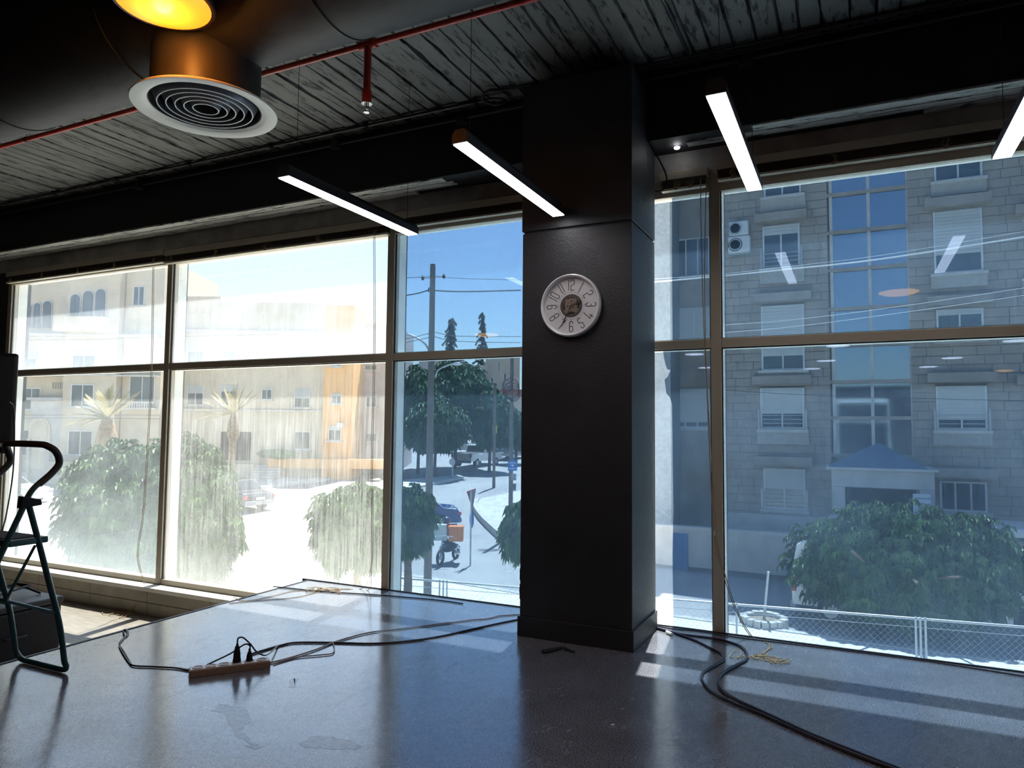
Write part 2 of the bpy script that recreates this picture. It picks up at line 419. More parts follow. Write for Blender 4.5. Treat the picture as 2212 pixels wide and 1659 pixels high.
while x < 3.0 and nb < 130:
    w_, me = random.choice(protos)
    o = bpy.data.objects.new('board', me); C.objects.link(o); o.parent = ceil
    o.location = (x + w_ / 2, 0, CZ + random.uniform(-.006, .007)); o.rotation_euler = (0, random.uniform(-.03, .03), 0)
    x += w_; nb += 1
# ---- beam along the window wall, board marks on its underside
BY0, BZ = 4.833, 3.43
beam = struct('beam', MB().box(-12, 8, BY0, 5.13, BZ + .01, CZ + .1), M['black_beam'])
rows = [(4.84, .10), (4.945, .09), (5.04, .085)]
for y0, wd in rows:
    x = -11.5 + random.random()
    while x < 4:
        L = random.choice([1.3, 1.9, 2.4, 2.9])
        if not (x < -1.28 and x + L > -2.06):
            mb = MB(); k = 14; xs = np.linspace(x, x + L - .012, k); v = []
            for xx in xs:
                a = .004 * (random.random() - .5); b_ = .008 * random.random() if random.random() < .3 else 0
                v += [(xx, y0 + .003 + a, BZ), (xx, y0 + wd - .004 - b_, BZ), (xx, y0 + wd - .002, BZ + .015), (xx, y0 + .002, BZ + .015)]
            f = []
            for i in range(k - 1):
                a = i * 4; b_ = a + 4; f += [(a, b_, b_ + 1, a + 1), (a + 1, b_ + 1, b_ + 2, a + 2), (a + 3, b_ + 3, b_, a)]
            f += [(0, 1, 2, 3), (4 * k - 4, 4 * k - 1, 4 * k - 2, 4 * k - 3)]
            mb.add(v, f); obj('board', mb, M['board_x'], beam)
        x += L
# cove under the beam in front of the window heads, wall pieces beside and above the windows
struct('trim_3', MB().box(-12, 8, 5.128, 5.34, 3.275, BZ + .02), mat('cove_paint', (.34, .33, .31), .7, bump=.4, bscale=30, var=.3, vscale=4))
MX = [-9.38, -6.52, -3.674, -.865, 1.98, 4.82]
struct('wall_back_end', MB().box(-12.2, MX[0] - .035, 5.13, 5.4, -.75, 4.0), M['room'])
struct('wall_back_unseen', MB().box(MX[4] + .035, 8.2, 5.13, 5.4, -3.6, 4.0), M['room'])  # unseen bay closed off with added solid wall, to darken the right side
struct('wall_outer_base', MB().box(-12.2, 8.2, 5.17, 5.36, -3.7, -.30), M['fin'])
# parapet below the left windows: stone cladding panels, sill slab on top
par = struct('wall_back', MB().box(-12, -4.4, 5.02, 5.14, -.62, -.27), M['stonejoint'])
x = -11.9
while x < -4.5:
    for z0, z1 in ((-.53, -.405), (-.40, -.285)):
        obj('panel', MB().box(x + .003, x + .897, 5.0, 5.03, z0, z1), M['wall_tile'], par, bevel=.002)
    x += .9
x = -12
while x < -4.5:
    obj('sill_slab', MB().box(x + .002, min(x + 1.598, -4.4), 4.975, 5.17, -.285, -.245), M['sill'], par, bevel=.003); x += 1.6

# ---- windows
ZT0, ZT1, ZB, ZH = 1.985, 2.05, -.245, 3.275
for i in range(4):
    x0, x1 = MX[i], MX[i + 1]
    w = thing('window_%d' % (i + 1), None, None, ((x0 + x1) / 2, WY, ZB), kind='structure')
    w['label'] = ['leftmost window bay behind the step ladder, dusty clear glass', 'second dusty window bay, sun-bleached view', 'blue filmed window bay left of and behind the black column', 'large blue filmed window bay right of the black column', 'window bay beyond the right edge of the room'][i]
    dusty = i < 2
    if i == 0: obj('mullion', MB().box(x0 - .035, x0 + .035, 5.13, 5.21, ZB, ZH), M['alu'], w, bevel=.003)
    obj('mullion', MB().box(x1 - .036, x1 + .036, 5.13, 5.21, ZB if i < 2 else -.02, ZH), M['alu'], w, bevel=.003)
    obj('transom', MB().box(x0 + .037, x1 - .037, 5.135, 5.21, ZT0, ZT1), M['alu'], w, bevel=.003)
    obj('head_frame', MB().box(x0 + .037, x1 - .037, 5.135, 5.21, ZH - .16, ZH), M['blind_rail'], w, bevel=.003)
    obj('bottom_frame', MB().box(x0 + .037, x1 - .037, 5.135, 5.21, ZB, ZB + .055), M['alu'], w, bevel=.003)
    g = MB()
    for a, b_ in ((x0 + .036, x0 + .044), (x1 - .044, x1 - .036)): g.box(a, b_, 5.15, 5.165, ZB, ZH)
    for a, b_ in ((ZT0 - .008, ZT0), (ZT1, ZT1 + .006)): g.box(x0 + .037, x1 - .037, 5.15, 5.165, a, b_)
    obj('gasket', g, M['alu_dark'], w)
    obj('pane', MB().box(x0 + .02, x1 - .02, WY - .003, WY + .003, ZB + .04, ZT0 + .01), M[('glass_dusty_low', 'glass_streaked')[i] if dusty else 'glass_clear'], w)
    obj('pane', MB().box(x0 + .02, x1 - .02, WY - .003, WY + .003, ZT1 - .01, ZH - .1), M['glass_dusty_top' if dusty else 'glass_clear'], w)
    if not dusty:
        jag = [on(a, b_, 1, WY) for a, b_ in ((1452, 440), (1452, 560), (1453, 700), (1433, 762), (1436, 780), (1441, 797), (1449, 800), (1442, 815), (1436, 820), (1440, 850), (1447, 858), (1452, 872), (1453, 950), (1455, 1100), (1453, 1200), (1455, 1340), (1456, 1440))]
        for z0, z1 in ((ZB + .05, ZT0), (ZT1, ZH - .1)):
            spans = [(x0 + .045, x1 - .045)] if i != 2 else [(x0 + .045, -1.7)]
            for a, b_ in spans: obj('solar_film', MB().box(a, b_, WY - .006, WY - .0045, z0, z1), M['film'], w)
            if i == 2:
                e_ = [(q[0], q[2]) for q in jag if z0 < q[2] < z1]; e_.sort(key=lambda q: q[1])
                pts = [(e_[0][0], z0)] + e_ + [(e_[-1][0], z1), (x1 - .045, z1), (x1 - .045, z0)]
                obj('solar_film', MB().prism([(a, b_) for a, b_ in pts], (0, WY - .006, 0), ((1, 0, 0), (0, 0, 1), (0, 1, 0)), 0, .0015), M['film'], w)
    # outer reveal fins of the deep facade grid
    fm = MB()
    if i == 0: fm.box(x0 - .034, x0 + .034, 5.215, 5.33, ZB - .05, ZH)
    fm.box(x1 - .034, x1 + .034, 5.215, 5.33, ZB - .05, ZH)
    obj('outer_fin', fm, M['fin'], w)
    obj('outer_transom', MB().box(x0 + .036, x1 - .036, 5.215, 5.30, ZT0, ZT1), M['fin'], w)
    obj('outer_ledge', MB().box(x0 + .036, x1 - .036, 5.215, 5.36, ZB - .06, ZB + .02), M['sill'], w)
    obj('outer_head', MB().box(x0 + .036, x1 - .036, 5.215, 5.36, ZH - .12, ZH + .1), M['fin'], w)
    gs = MB(); gs.box(x0 + .034, x0 + .037, 5.322, 5.332, ZB, ZH - .1); obj('sealant', gs, M['alu_dark'], w)
# ---- column
CX0, CX1, CY0, CY1 = -2.061, -1.278, 4.437, 5.03
col = struct('column', MB().box(CX0, CX1, CY0, CY1, 0, 2.758), M['black_paint'], bevel=.004)
col['label'] = 'square black concrete column standing between the windows'
obj('column_head', MB().box(CX0 - .004, CX1 + .003, CY0 - .006, CY1, 2.772, 3.82), M['black_paint'], col, bevel=.004)
obj('joint', MB().box(CX0 + .01, CX1 - .01, CY0 + .01, CY1 - .01, 2.75, 2.78), M['black_beam'], col)
for z in (.31, 1.417, 2.51):
    for xx in (-1.887, -1.46):
        mb = MB().lathe((xx, CY0 - .0012, z), [(.0, .0025), (.010, .0015), (.011, .0), (.013, .0005), (.013, .002)], 14, axis=1); obj('tie_hole', mb, M['ink'], col)
    for yy in (4.57, 4.874):
        mb = MB().cyl((CX1 + .0005, yy, z), .011, .0012, 14, axis=0); obj('tie_hole', mb, M['ink'], col)
bb = MB(); bb.box(CX0 - .012, CX1 + .012, CY0 - .012, CY0, 0, .13); bb.box(CX1, CX1 + .012, CY0, CY1, 0, .13); bb.box(CX0 - .012, CX0, CY0, CY1, 0, .13)
struct('baseboard_column', bb, M['black_paint'], bevel=.002)
# exterior continuation of the column, pale cladding seen through the glass
struct('trim_4', MB().box(-2.0, -1.45, 5.22, 5.60, -3.6, 4.0), M['fin'])

# ================================================================== CEILING SERVICES
# duct
t = thing('air_duct', 'large round black air duct running under the ceiling at top left', 'duct', (-4, 2.43, 3.54))
mb = MB(); n = 48; r_ = .36
mb.tube([(-11.95, 2.43, 3.54), (4.5, 2.43, 3.54)], r_, 56); obj('duct_shell', mb, M['duct'], t, smooth=True)
for k in range(12):
    xx = -10.6 + 1.22 * k
    mb = MB(); mb.lathe((xx, 2.43, 3.54), [(r_ - .002, -.012), (r_ + .005, -.008), (r_ + .006, .008), (r_ - .002, .012)], 56, axis=0)
    obj('seam_ring', mb, M['duct'], t, smooth=True)
# round diffuser
DC = np.array([-2.875, 2.43, 2.96])
t = thing('round_diffuser', 'white round ceiling air diffuser of concentric rings on a black neck', 'air vent', tuple(DC))
mb = MB(); mb.lathe((DC[0], DC[1], DC[2]), [(.255, .02), (.255, .34)], 48, cap=False); obj('neck', mb, mat('neck_paint', (.045, .042, .04), .45, var=.2), t, smooth=True)
mb = MB(); mb.lathe(DC, [(.285, .012), (.325, .004), (.338, .006), (.340, .012), (.33, .02), (.262, .05), (.255, .055), (.262, .02), (.285, .012)], 64); obj('outer_ring', mb, M['diffuser'], t, smooth=True)
for k, rr_ in enumerate((.058, .098, .138, .178, .218)):
    mb = MB(); mb.lathe(DC, [(rr_, .012), (rr_ + .004, .012), (rr_ + .034, .075), (rr_ + .031, .078), (rr_, .012)], 48); obj('cone_blade', mb, M['diffuser_in'], t, smooth=True)
    mb = MB(); mb.lathe(DC, [(rr_ - .001, .010), (rr_ + .004, .010), (rr_ + .005, .0135), (rr_ - .001, .0135), (rr_ - .001, .010)], 48); obj('blade_rim', mb, M['diffuser'], t, smooth=True)
mb = MB(); mb.cyl((DC[0], DC[1], DC[2] + .10), .25, .004, 32); obj('damper', mb, M['duct'], t)
# red sprinkler pipe
PY, PZ = 3.12, 3.55
t = thing('sprinkler_pipe', 'red sprinkler pipe with a vertical drop and chrome sprinkler head', 'pipe', (-2.42, PY, PZ))
obj('pipe', MB().tube([(-12, PY, PZ), (-.92, PY, PZ + .0)], .017, 12), M['red'], t, smooth=True)
obj('tee', MB().tube([(-2.475, PY, PZ), (-2.365, PY, PZ)], .027, 12), M['red'], t, smooth=True)
obj('coupling', MB().tube([(-.98, PY, PZ), (-.90, PY, PZ)], .023, 12), M['red'], t, smooth=True)
obj('drop_pipe', MB().tube([(-2.42, PY, PZ), (-2.42, PY, PZ - .30)], .021, 12), M['red'], t, smooth=True)
obj('socket', MB().tube([(-2.42, PY, PZ - .27), (-2.42, PY, PZ - .34)], .027, 12), M['red'], t, smooth=True)
hd = MB(); hd.lathe((-2.42, PY, PZ - .345), [(.031, 0), (.031, .004), (.010, .006)], 20); hd.tube([(-2.42, PY, PZ - .34), (-2.42, PY, PZ - .375)], .006, 8)
hd.tube([(-2.432, PY, PZ - .345), (-2.434, PY, PZ - .37), (-2.42, PY, PZ - .39)], .003, 6); hd.tube([(-2.408, PY, PZ - .345), (-2.406, PY, PZ - .37), (-2.42, PY, PZ - .39)], .003, 6)
hd.lathe((-2.42, PY, PZ - .395), [(.016, 0), (.017, .002), (.004, .004)], 16)
obj('sprinkler_head', hd, M['chrome'], t, smooth=True)
for xx in (-5.6, -3.6, -1.35):
    mb = MB(); mb.tube([(xx, PY, PZ), (xx, PY, CZ)], .004, 6); mb.lathe((xx - .01, PY, PZ), [(.021, 0), (.021, .02)], 14, axis=0); obj('hanger', mb, M['black_metal'], t)
# conduits along the beam
def line_px(lst, ax, val): return [on(a, b_, ax, val) for a, b_ in lst]
t = thing('conduit', 'upper black conduit clipped along the ceiling beside the beam', 'pipe', (-4, 4.69, 3.92))
obj('pipe', MB().tube([(-12, 4.67, 3.925), (-2.45, 4.69, 3.925)], .0135, 8), M['black_metal'], t, smooth=True)
obj('bend', MB().tube(catmull([(-2.46, 4.69, 3.925), (-2.36, 4.69, 3.90), (-2.33, 4.66, 3.86), (-2.40, 4.62, 3.84), (-2.47, 4.58, 3.88), (-2.40, 4.56, 3.92), (-2.2, 4.62, 3.93), (-1.0, 4.70, 3.925), (3, 4.72, 3.925)], 5), .012, 8), M['black_metal'], t, smooth=True)
for k in range(9): obj('clip', MB().box(-11 + k * 1.05, -10.97 + k * 1.05, 4.655, 4.70, 3.905, 3.945), M['black_metal'], t)
t = thing('conduit', 'lower black conduit with junction boxes along the top of the beam', 'pipe', (-4, 4.80, 3.885))
obj('pipe', MB().tube([(-12, 4.80, 3.875), (5, 4.80, 3.875)], .014, 8), M['black_metal'], t, smooth=True)
for xx in (-4.05, -2.78, -6.6, -9.3, -.6):
    mb = MB(); mb.cyl((xx, 4.80, 3.84), .045, .06, 14); mb.cyl((xx, 4.80, 3.832), .05, .01, 14); obj('junction_box', mb, M['black_metal'], t, smooth=True)
t = thing('ceiling_cable', 'black cables draped along the beam right of the column', 'cable', (0, 4.75, 3.9))
obj('cable', MB().tube(catmull([(-2.3, 4.60, 3.93), (-1.6, 4.72, 3.90), (-.8, 4.74, 3.915), (0, 4.73, 3.90), (1.2, 4.74, 3.91), (3, 4.73, 3.90)], 6), .008, 6), M['cable_black'], t, smooth=True)
obj('cable', MB().tube(catmull([(-2.3, 4.55, 3.92), (-1.5, 4.76, 3.93), (-.6, 4.76, 3.905), (.3, 4.76, 3.92), (1.2, 4.77, 3.90), (3, 4.76, 3.92)], 6), .007, 6), M['cable_black'], t, smooth=True)
# small ceiling conduits crossing the boards on the right
for i, (xx, lb) in enumerate(((-1.0, 'thin black conduit crossing the ceiling boards above the column'), (.42, 'thin black conduit crossing the ceiling boards at top right'))):
    o = obj('ceiling_conduit', MB().tube([(xx, 1.5, 3.925), (xx + .05, 4.65, 3.925)], .012, 8), M['black_metal'], smooth=True); tag(o, lb, 'pipe')
# cable loop hanging from the beam beside the column
o = obj('cable_loop', MB().tube(catmull([(-1.265, 4.80, 3.47), (-1.25, 4.84, 3.40), (-1.20, 4.92, 3.30), (-1.17, 4.96, 3.20), (-1.20, 4.98, 3.13), (-1.26, 4.98, 3.12)], 6), .006, 6), M['cable_black'], smooth=True)
tag(o, 'dark cable loop hanging at the top right side of the column', 'cable')

# linear pendant lamps
def linear_lamp(x0, label):
    t = thing('linear_pendant_lamp', label, 'lamp', (x0, 3.68, 2.83), group='linear pendant lamps in a row')
    y0, y1 = 3.02, 4.35; w_ = .043; h0 = 2.83
    prof = [(-w_, 0), (-w_, .045), (-.026, .072), (.026, .072), (w_, .045), (w_, 0), (w_ - .004, 0), (w_ - .004, .004), (-w_ + .004, .004), (-w_ + .004, 0)]
    prof = [(-w_, .0), (-w_, .045), (-.026, .072), (.026, .072), (w_, .045), (w_, .0)]
    mb = MB(); mb.prism(prof, (x0, 0, h0), ((1, 0, 0), (0, 0, 1), (0, 1, 0)), y0, y1); obj('housing', mb, M['lamp_body'], t)
    for yy in (y0 - .006, y1):
        mb = MB(); mb.prism([(a * 1.03, b_) for a, b_ in prof], (x0, 0, h0), ((1, 0, 0), (0, 0, 1), (0, 1, 0)), yy, yy + .006); obj('end_cap', mb, M['lamp_body'], t)
    obj('light_diffuser', MB().box(x0 - w_ + .003, x0 + w_ - .003, y0 + .003, y1 - .003, h0 - .004, h0 + .001), M['tube_emit'], t)
    for yy in (y0 + .1, y1 - .08):
        obj('suspension_wire', MB().tube([(x0, yy, h0 + .07), (x0, yy, CZ if yy < 4.8 else BZ)], .0016, 5), M['black_metal'], t)
    return t
SC = 1.1075
for xx, lb in ((-2.637 * SC, 'white linear pendant lamp left of the column, farthest left of the row'), (-1.585 * SC, 'white linear pendant lamp whose far end meets the column face'),
               (-.452 * SC, 'bright linear pendant lamp just right of the column'), (.655 * SC, 'linear pendant lamp cut by the right edge of the picture')):
    linear_lamp(xx, lb)
# orange pendant lamps (one cut by the top of the frame, others seen mirrored in the glass)
def orange_lamp(x, y, label, z=2.85, em='amber_emit'):
    t = thing('dome_pendant_lamp', label, 'lamp', (x, y, z), group='amber dome pendant lamps')
    mb = MB(); mb.lathe((x, y, z), [(.205, 0.0), (.21, .01), (.19, .07), (.13, .13), (.05, .17), (.02, .20), (.0, .20)], 40); obj('shade', mb, M['black_metal'], t, smooth=True)
    mb = MB(); mb.lathe((x, y, z), [(.0, -.035), (.08, -.032), (.15, -.02), (.19, -.002), (.192, .004), (.0, .006)], 40); obj('glowing_disc', mb, M[em], t, smooth=True)
    if em == 'orange_emit':
        l = bpy.data.lights.new('bulb_light', 'POINT'); l.energy = 3.0; l.color = (1, .38, .07); l.shadow_soft_size = .06
        lo = bpy.data.objects.new('bulb_light', l); C.objects.link(lo); lo.location = (x, y, z - .055)
    obj('cord', MB().tube([(x, y, z + .19), (x, y, CZ)], .003, 6), M['black_metal'], t)
orange_lamp(-2.63, 1.985, 'amber glowing pendant lamp cut by the top edge of the picture, beside the diffuser', 3.2, 'orange_emit')
orange_lamp(-5.1, .65, 'amber pendant lamp farther left, seen mirrored in the upper blue pane')
orange_lamp(.455, 2.02, 'amber pendant lamp mirrored in the right upper pane below the linear lamps')
def mirror_pt(px, py, h):
    O2 = O.copy(); O2[1] = 2 * WY; r = ray(px, py) * np.array([1, -1, 1]); return O2 + r * (h / r[2])
p = mirror_pt(2170, 800, 1.45); orange_lamp(p[0], p[1], 'small amber pendant lamp deep in the room, mirrored at the right edge')
for (px, py), lb in zip([(1810, 748), (1500, 766), (1525, 795), (1754, 797), (1785, 780), (2005, 793), (2057, 774), (2195, 737)],
        ['mirrored under the transom right of centre', 'mirrored beside the column above the lower pane', 'mirrored below the one beside the column', 'mirrored low in the right pane', 'mirrored thin between two others', 'mirrored low under the right transom', 'mirrored thin above the low right one', 'mirrored at the right picture edge']):
    p = mirror_pt(px, py, 1.62)
    t = thing('disc_ceiling_lamp', 'white disc lamp in the back room, ' + lb, 'lamp', (p[0], p[1], p[2]), group='white disc lamps at the back of the room')
    obj('light_disc', MB().lathe(p, [(.0, 0), (.20, 0), (.205, .006), (.0, .008)], 32), M['white_emit'], t)
    obj('canopy', MB().lathe((p[0], p[1], p[2] + .008), [(.21, 0), (.21, .03), (.03, .05), (.01, .06), (.01, CZ - p[2] - .01)], 32), M['white_paint'], t, smooth=True)

# small glossy stud on beam underside
o = obj('ceiling_spot', MB().lathe((-1.1, 4.98, 3.41), [(.0, 0), (.018, .003), (.022, .012), (.0, .014)], 16), M['white_emit'], smooth=True)
tag(o, 'tiny bright spot light under the beam right of the column', 'lamp')

# ================================================================== BLINDS AND CORDS
def blind(x0, x1, low, label):
    t = thing('venetian_blind', label, 'blind', ((x0 + x1) / 2, 5.05, 3.2), group='raised venetian blinds')
    z = 3.25 - low
    obj('head_rail', MB().box(x0, x1, 5.07, 5.128, z - .045, z + .015), M['alu'], t, bevel=.003)
    k = 9
    for i in range(k):
        zz = z - .052 - i * .0062
        mb = MB(); y0 = 5.074 + random.uniform(-.004, .004); dy = random.uniform(-.003, .003)
        v = [(x0 + .01, y0, zz), (x1 - .01, y0 + dy, zz), (x1 - .01, y0 + .025 + dy, zz + .003), (x0 + .01, y0 + .025, zz + .003), (x1 - .01, y0 + .05 + dy, zz), (x0 + .01, y0 + .05, zz)]
        v2 = [(a, b_, c + .002) for a, b_, c in v]
        mb.add(v + v2, [(0, 1, 2, 3), (3, 2, 4, 5), (6, 9, 8, 7), (9, 11, 10, 8), (0, 6, 7, 1), (5, 4, 10, 11), (0, 3, 9, 6), (3, 5, 11, 9), (1, 7, 8, 2), (2, 8, 10, 4)])
        obj('slat', mb, M['blind'], t)
    zb = z - .052 - k * .0062 - .012
    obj('bottom_rail', MB().box(x0 + .01, x1 - .01, 5.07, 5.125, zb - .006, zb + .010), M['blind_rail'], t, bevel=.003)
    nl = max(2, int((x1 - x0) / .55))
    for i in range(nl):
        xx = x0 + .12 + (x1 - x0 - .24) * i / (nl - 1)
        mb = MB()
        for j in range(3):
            q = [(xx + random.uniform(-.03, .03), 5.063 - random.uniform(0, .012), z - .05 - random.uniform(0, .08)) for _ in range(5)]
            mb.tube(catmull(q, 4), .0014, 4)
        mb.box(xx - .012, xx + .012, 5.062, 5.068, zb - .008, zb + .014)
        obj('ladder_tape', mb, M['cord'], t)
    return t
blind(MX[0] + .0, MX[1] - .05, 0.0, 'raised brown venetian blind above the leftmost dusty window')
blind(MX[1] - .02, MX[2] - .0, .02, 'raised venetian blind above the second, sun-bleached window')
blind(MX[2] + .05, CX0 - .02, -.02, 'raised venetian blind above the blue window left of the column')
blind(CX1 + .03, MX[3] - .04, -.02, 'short raised venetian blind between the column and the next mullion')
blind(MX[3] + .02, MX[4] - .02, -.045, 'raised venetian blind above the large window right of the column')
def pile(c, n, r, z, seed, squash=.6):
    rd = random.Random(seed); q = []
    for i in range(n // 2):                       # overlapping loose loops
        ca = rd.uniform(0, 6.28); cr = r * rd.uniform(.1, .75); lx, ly = r * rd.uniform(.12, .42), r * rd.uniform(.06, .2); rot = rd.uniform(0, 3.14); a0 = rd.uniform(0, 6.28)
        cx_, cy_ = c[0] + math.cos(ca) * cr, c[1] + math.sin(ca) * cr * squash
        for k in range(6):
            a = a0 + k * 1.05; ex, ey = lx * math.cos(a), ly * math.sin(a)
            q.append((cx_ + ex * math.cos(rot) - ey * math.sin(rot), cy_ + ex * math.sin(rot) + ey * math.cos(rot), z + .003 + rd.uniform(0, .010)))
    return q
# left cord
cp = [on(a, b_, 1, 5.0) for a, b_ in [(330, 578), (326, 800), (318, 960), (309, 1100), (296, 1200)]]
g = on(275, 1325, 2, -.525)
t = thing('blind_cord', 'yellowish pull cord hanging from the leftmost blind to a coil on the lower floor', 'cord', (g[0], g[1], -.53))
mb = MB(); q = catmull(cp + [(g[0] + .1, g[1] + .1, -.30), (g[0], g[1], -.52)], 5); mb.tube(q, .0028, 5)
mb.tube([(a + .02, b_, c) for a, b_, c in q], .0028, 5); obj('hanging_cord', mb, M['cord'], t)
obj('cord_coil', MB().tube(catmull(pile(g, 14, .32, -.528, 3), 4), .0035, 5), M['cord'], t)
obj('tassel', MB().lathe(cp[3], [(.0, -.02), (.008, -.018), (.004, .01), (.0, .012)], 10), M['blind_rail'], t)
# second cord, lies over the platform edge
cp = [on(a, b_, 1, 5.0) for a, b_ in [(810, 510), (810, 770), (805, 1000), (806, 1150), (802, 1240)]]
e = [on(a, b_, 2, .004) for a, b_ in [(795, 1275), (745, 1272), (690, 1278), (640, 1290), (560, 1297), (495, 1303)]]
t = thing('blind_cord', 'pull cord beside the middle mullion, trailing along the platform corner', 'cord', tuple(e[0]))
mb = MB(); mb.tube(catmull(cp + e, 5), .0026, 5); mb.tube(catmull([(a - .015, b_, c) for a, b_, c in cp] + [on(a, b_, 2, .004) for a, b_ in [(780, 1272), (720, 1274), (640, 1276), (590, 1287), (530, 1298), (505, 1290)]], 5), .0026, 5)
obj('hanging_cord', mb, M['cord'], t)
obj('cord_coil', MB().tube(catmull(pile(on(700, 1276, 2, 0), 10, .25, .001, 5, .35), 4), .003, 5), M['cord'], t)
# right cord
cp = [on(a, b_, 1, 5.02) for a, b_ in [(1526, 385), (1522, 560), (1524, 740), (1532, 960), (1543, 1150), (1562, 1240), (1590, 1320)]]
e = [on(a, b_, 2, .004) for a, b_ in [(1622, 1375), (1655, 1388), (1668, 1398), (1645, 1412), (1640, 1422)]]
t = thing('blind_cord', 'brown pull cord hanging beside the right mullion to a tangle on the floor', 'cord', tuple(e[-1]))
mb = MB(); mb.tube(catmull(cp + e, 5), .003, 5)
mb.tube(catmull([on(a, b_, 1, 5.03) for a, b_ in [(1513, 385), (1516, 560), (1522, 740), (1535, 960), (1548, 1160), (1566, 1240), (1593, 1320)]] + [on(a, b_, 2, .004) for a, b_ in [(1628, 1378), (1662, 1393), (1648, 1414)]], 5), .003, 5)
obj('hanging_cord', mb, M['cord'], t)
mb = MB(); mb.tube(catmull(pile(on(1625, 1422, 2, 0), 14, .22, .001, 11, .5), 4), .0026, 5); mb.tube(catmull(pile(on(1650, 1428, 2, 0), 6, .16, .001, 12, .4), 4), .0026, 5)
obj('cord_coil', mb, M['cord'], t)
obj('tassel', MB().lathe(cp[4], [(.0, -.02), (.009, -.018), (.004, .012), (.0, .014)], 10), M['blind_rail'], t)

# ================================================================== WALL CLOCK
KC = np.array([-1.69, CY0, 2.225]); KR = .212
t = thing('wall_clock', 'round white wall clock with thin black numerals and gear centre on the column', 'clock', tuple(KC))
def kp(u, w_, d): return (KC[0] + u, KC[1] - d, KC[2] + w_)
mb = MB(); prof = [(KR * .96, 0), (KR, .012), (KR, .040), (KR * .985, .050), (KR * .955, .054), (KR * .925, .050), (KR * .905, .040), (KR * .90, .018)]
mb.lathe(KC, [(a, -b_) for a, b_ in prof], 72, axis=1, cap=False); obj('rim', mb, M['clock_rim'], t, smooth=True)
mb = MB(); mb.lathe(KC, [(0, -.018), (KR * .91, -.018), (KR * .91, -.012), (0, -.012)], 64, axis=1); obj('dial', mb, M['clock_white'], t)
def arc(cx, cy, rx, ry, a0, a1, n=8): return [(cx + rx * math.cos(math.radians(a0 + (a1 - a0) * i / n)), cy + ry * math.sin(math.radians(a0 + (a1 - a0) * i / n))) for i in range(n + 1)]
W_ = .17
G = {'0': [arc(0, .84, W_, .16, 0, 180) + arc(0, .16, W_, .16, 180, 360) + [(W_, .84)]],
     '1': [[(0, 0), (0, 1)]],
     '2': [[(-W_, .78), (-W_, .84)] + arc(0, .84, W_, .16, 180, 0) + [(W_, .58), (-W_, .42), (-W_, 0), (W_, 0)]],
     '3': [[(-W_, .84)] + arc(0, .84, W_, .16, 180, 0) + [(W_, .6), (W_ * .5, .5), (-.02, .5)], [(W_ * .5, .5), (W_, .4), (W_, .16)] + arc(0, .16, W_, .16, 0, -180) + [(-W_, .2)]],
     '4': [[(W_ * .5, 0), (W_ * .5, .45)], [(W_ * 1.4, .22), (-W_ * 1.2, .22), (-.02, 1)]],
     '5': [[(W_, 1), (-W_, 1), (-W_, .58), (0, .58), (W_, .5), (W_, .16)] + arc(0, .16, W_, .16, 0, -180) + [(-W_, .2)]],
     '6': [[(W_, .8), (W_, .84)] + arc(0, .84, W_, .16, 0, 180) + [(-W_, .16)] + arc(0, .16, W_, .16, 180, 360) + [(W_, .4), (W_ * .6, .52), (-W_, .52)]],
     '7': [[(-W_, 1), (W_, 1), (-.05, 0)]],
     '8': [arc(0, .86, W_, .14, 0, 180) + [(-W_, .62), (-W_ * .6, .52), (-W_, .42)] + arc(0, .14, W_, .14, 180, 360) + [(W_, .42), (W_ * .6, .52), (W_, .62), (W_, .86)], [(-W_ * .6, .52), (W_ * .6, .52)]]}
G['9'] = [[(-a, 1 - b_) for a, b_ in pl] for pl in G['6']]
def stroke(mb, pts, wd, d0, d1):
    for i in range(len(pts) - 1):
        a = np.array(pts[i]); b_ = np.array(pts[i + 1]); L = np.linalg.norm(b_ - a)
        if L < 1e-6: continue
        dr = (b_ - a) / L; a = a - dr * wd * .4; b_ = b_ + dr * wd * .4; nn = np.array([-dr[1], dr[0]]) * wd / 2
        q = [a - nn, b_ - nn, b_ + nn, a + nn]
        mb.prism([tuple(z) for z in q], KC, ((1, 0, 0), (0, 0, 1), (0, -1, 0)), d0, d1)
HG = .070
for h in range(1, 13):
    ang = math.radians(30 * h); up = not (90 < 30 * h < 270)
    rad = np.array([math.sin(ang), math.cos(ang)]); rc_ = KR * .665; cen = rad * rc_
    yv = rad if up else -rad; xv = np.array([yv[1], -yv[0]])
    s_ = str(h); mb = MB()
    for i, ch in enumerate(s_):
        off = 0 if len(s_) == 1 else ({'10': (-.27, .13), '11': (-.13, .13), '12': (-.27, .13)}[s_][i])
        for pl in G[ch]:
            stroke(mb, [tuple(cen + xv * (px + off) * HG + yv * (py - .5) * HG) for px, py in pl], .0044, .018, .0192)
    obj('numeral', mb, M['ink'], t)
mb = MB()
for k in range(60):
    a = math.radians(6 * k); r0, r1 = (.088, .100) if k % 5 else (.086, .104)
    stroke(mb, [(math.sin(a) * r0, math.cos(a) * r0), (math.sin(a) * r1, math.cos(a) * r1)], .0011 if k % 5 else .0022, .018, .0188)
obj('minute_marks', mb, M['ink'], t, kind='stuff')
mb = MB(); mb.lathe(KC, [(0, -.0195), (.078, -.0195), (.079, -.018), (0, -.018)], 48, axis=1); obj('centre_disc', mb, M['ink'], t)
mb = MB()
for k in range(48):
    a = math.radians(7.5 * k); stroke(mb, [(math.sin(a) * .060, math.cos(a) * .060), (math.sin(a) * .076, math.cos(a) * .076)], .0028, .0195, .0205)
obj('spoke_ring', mb, M['gear_plate'], t, kind='stuff')
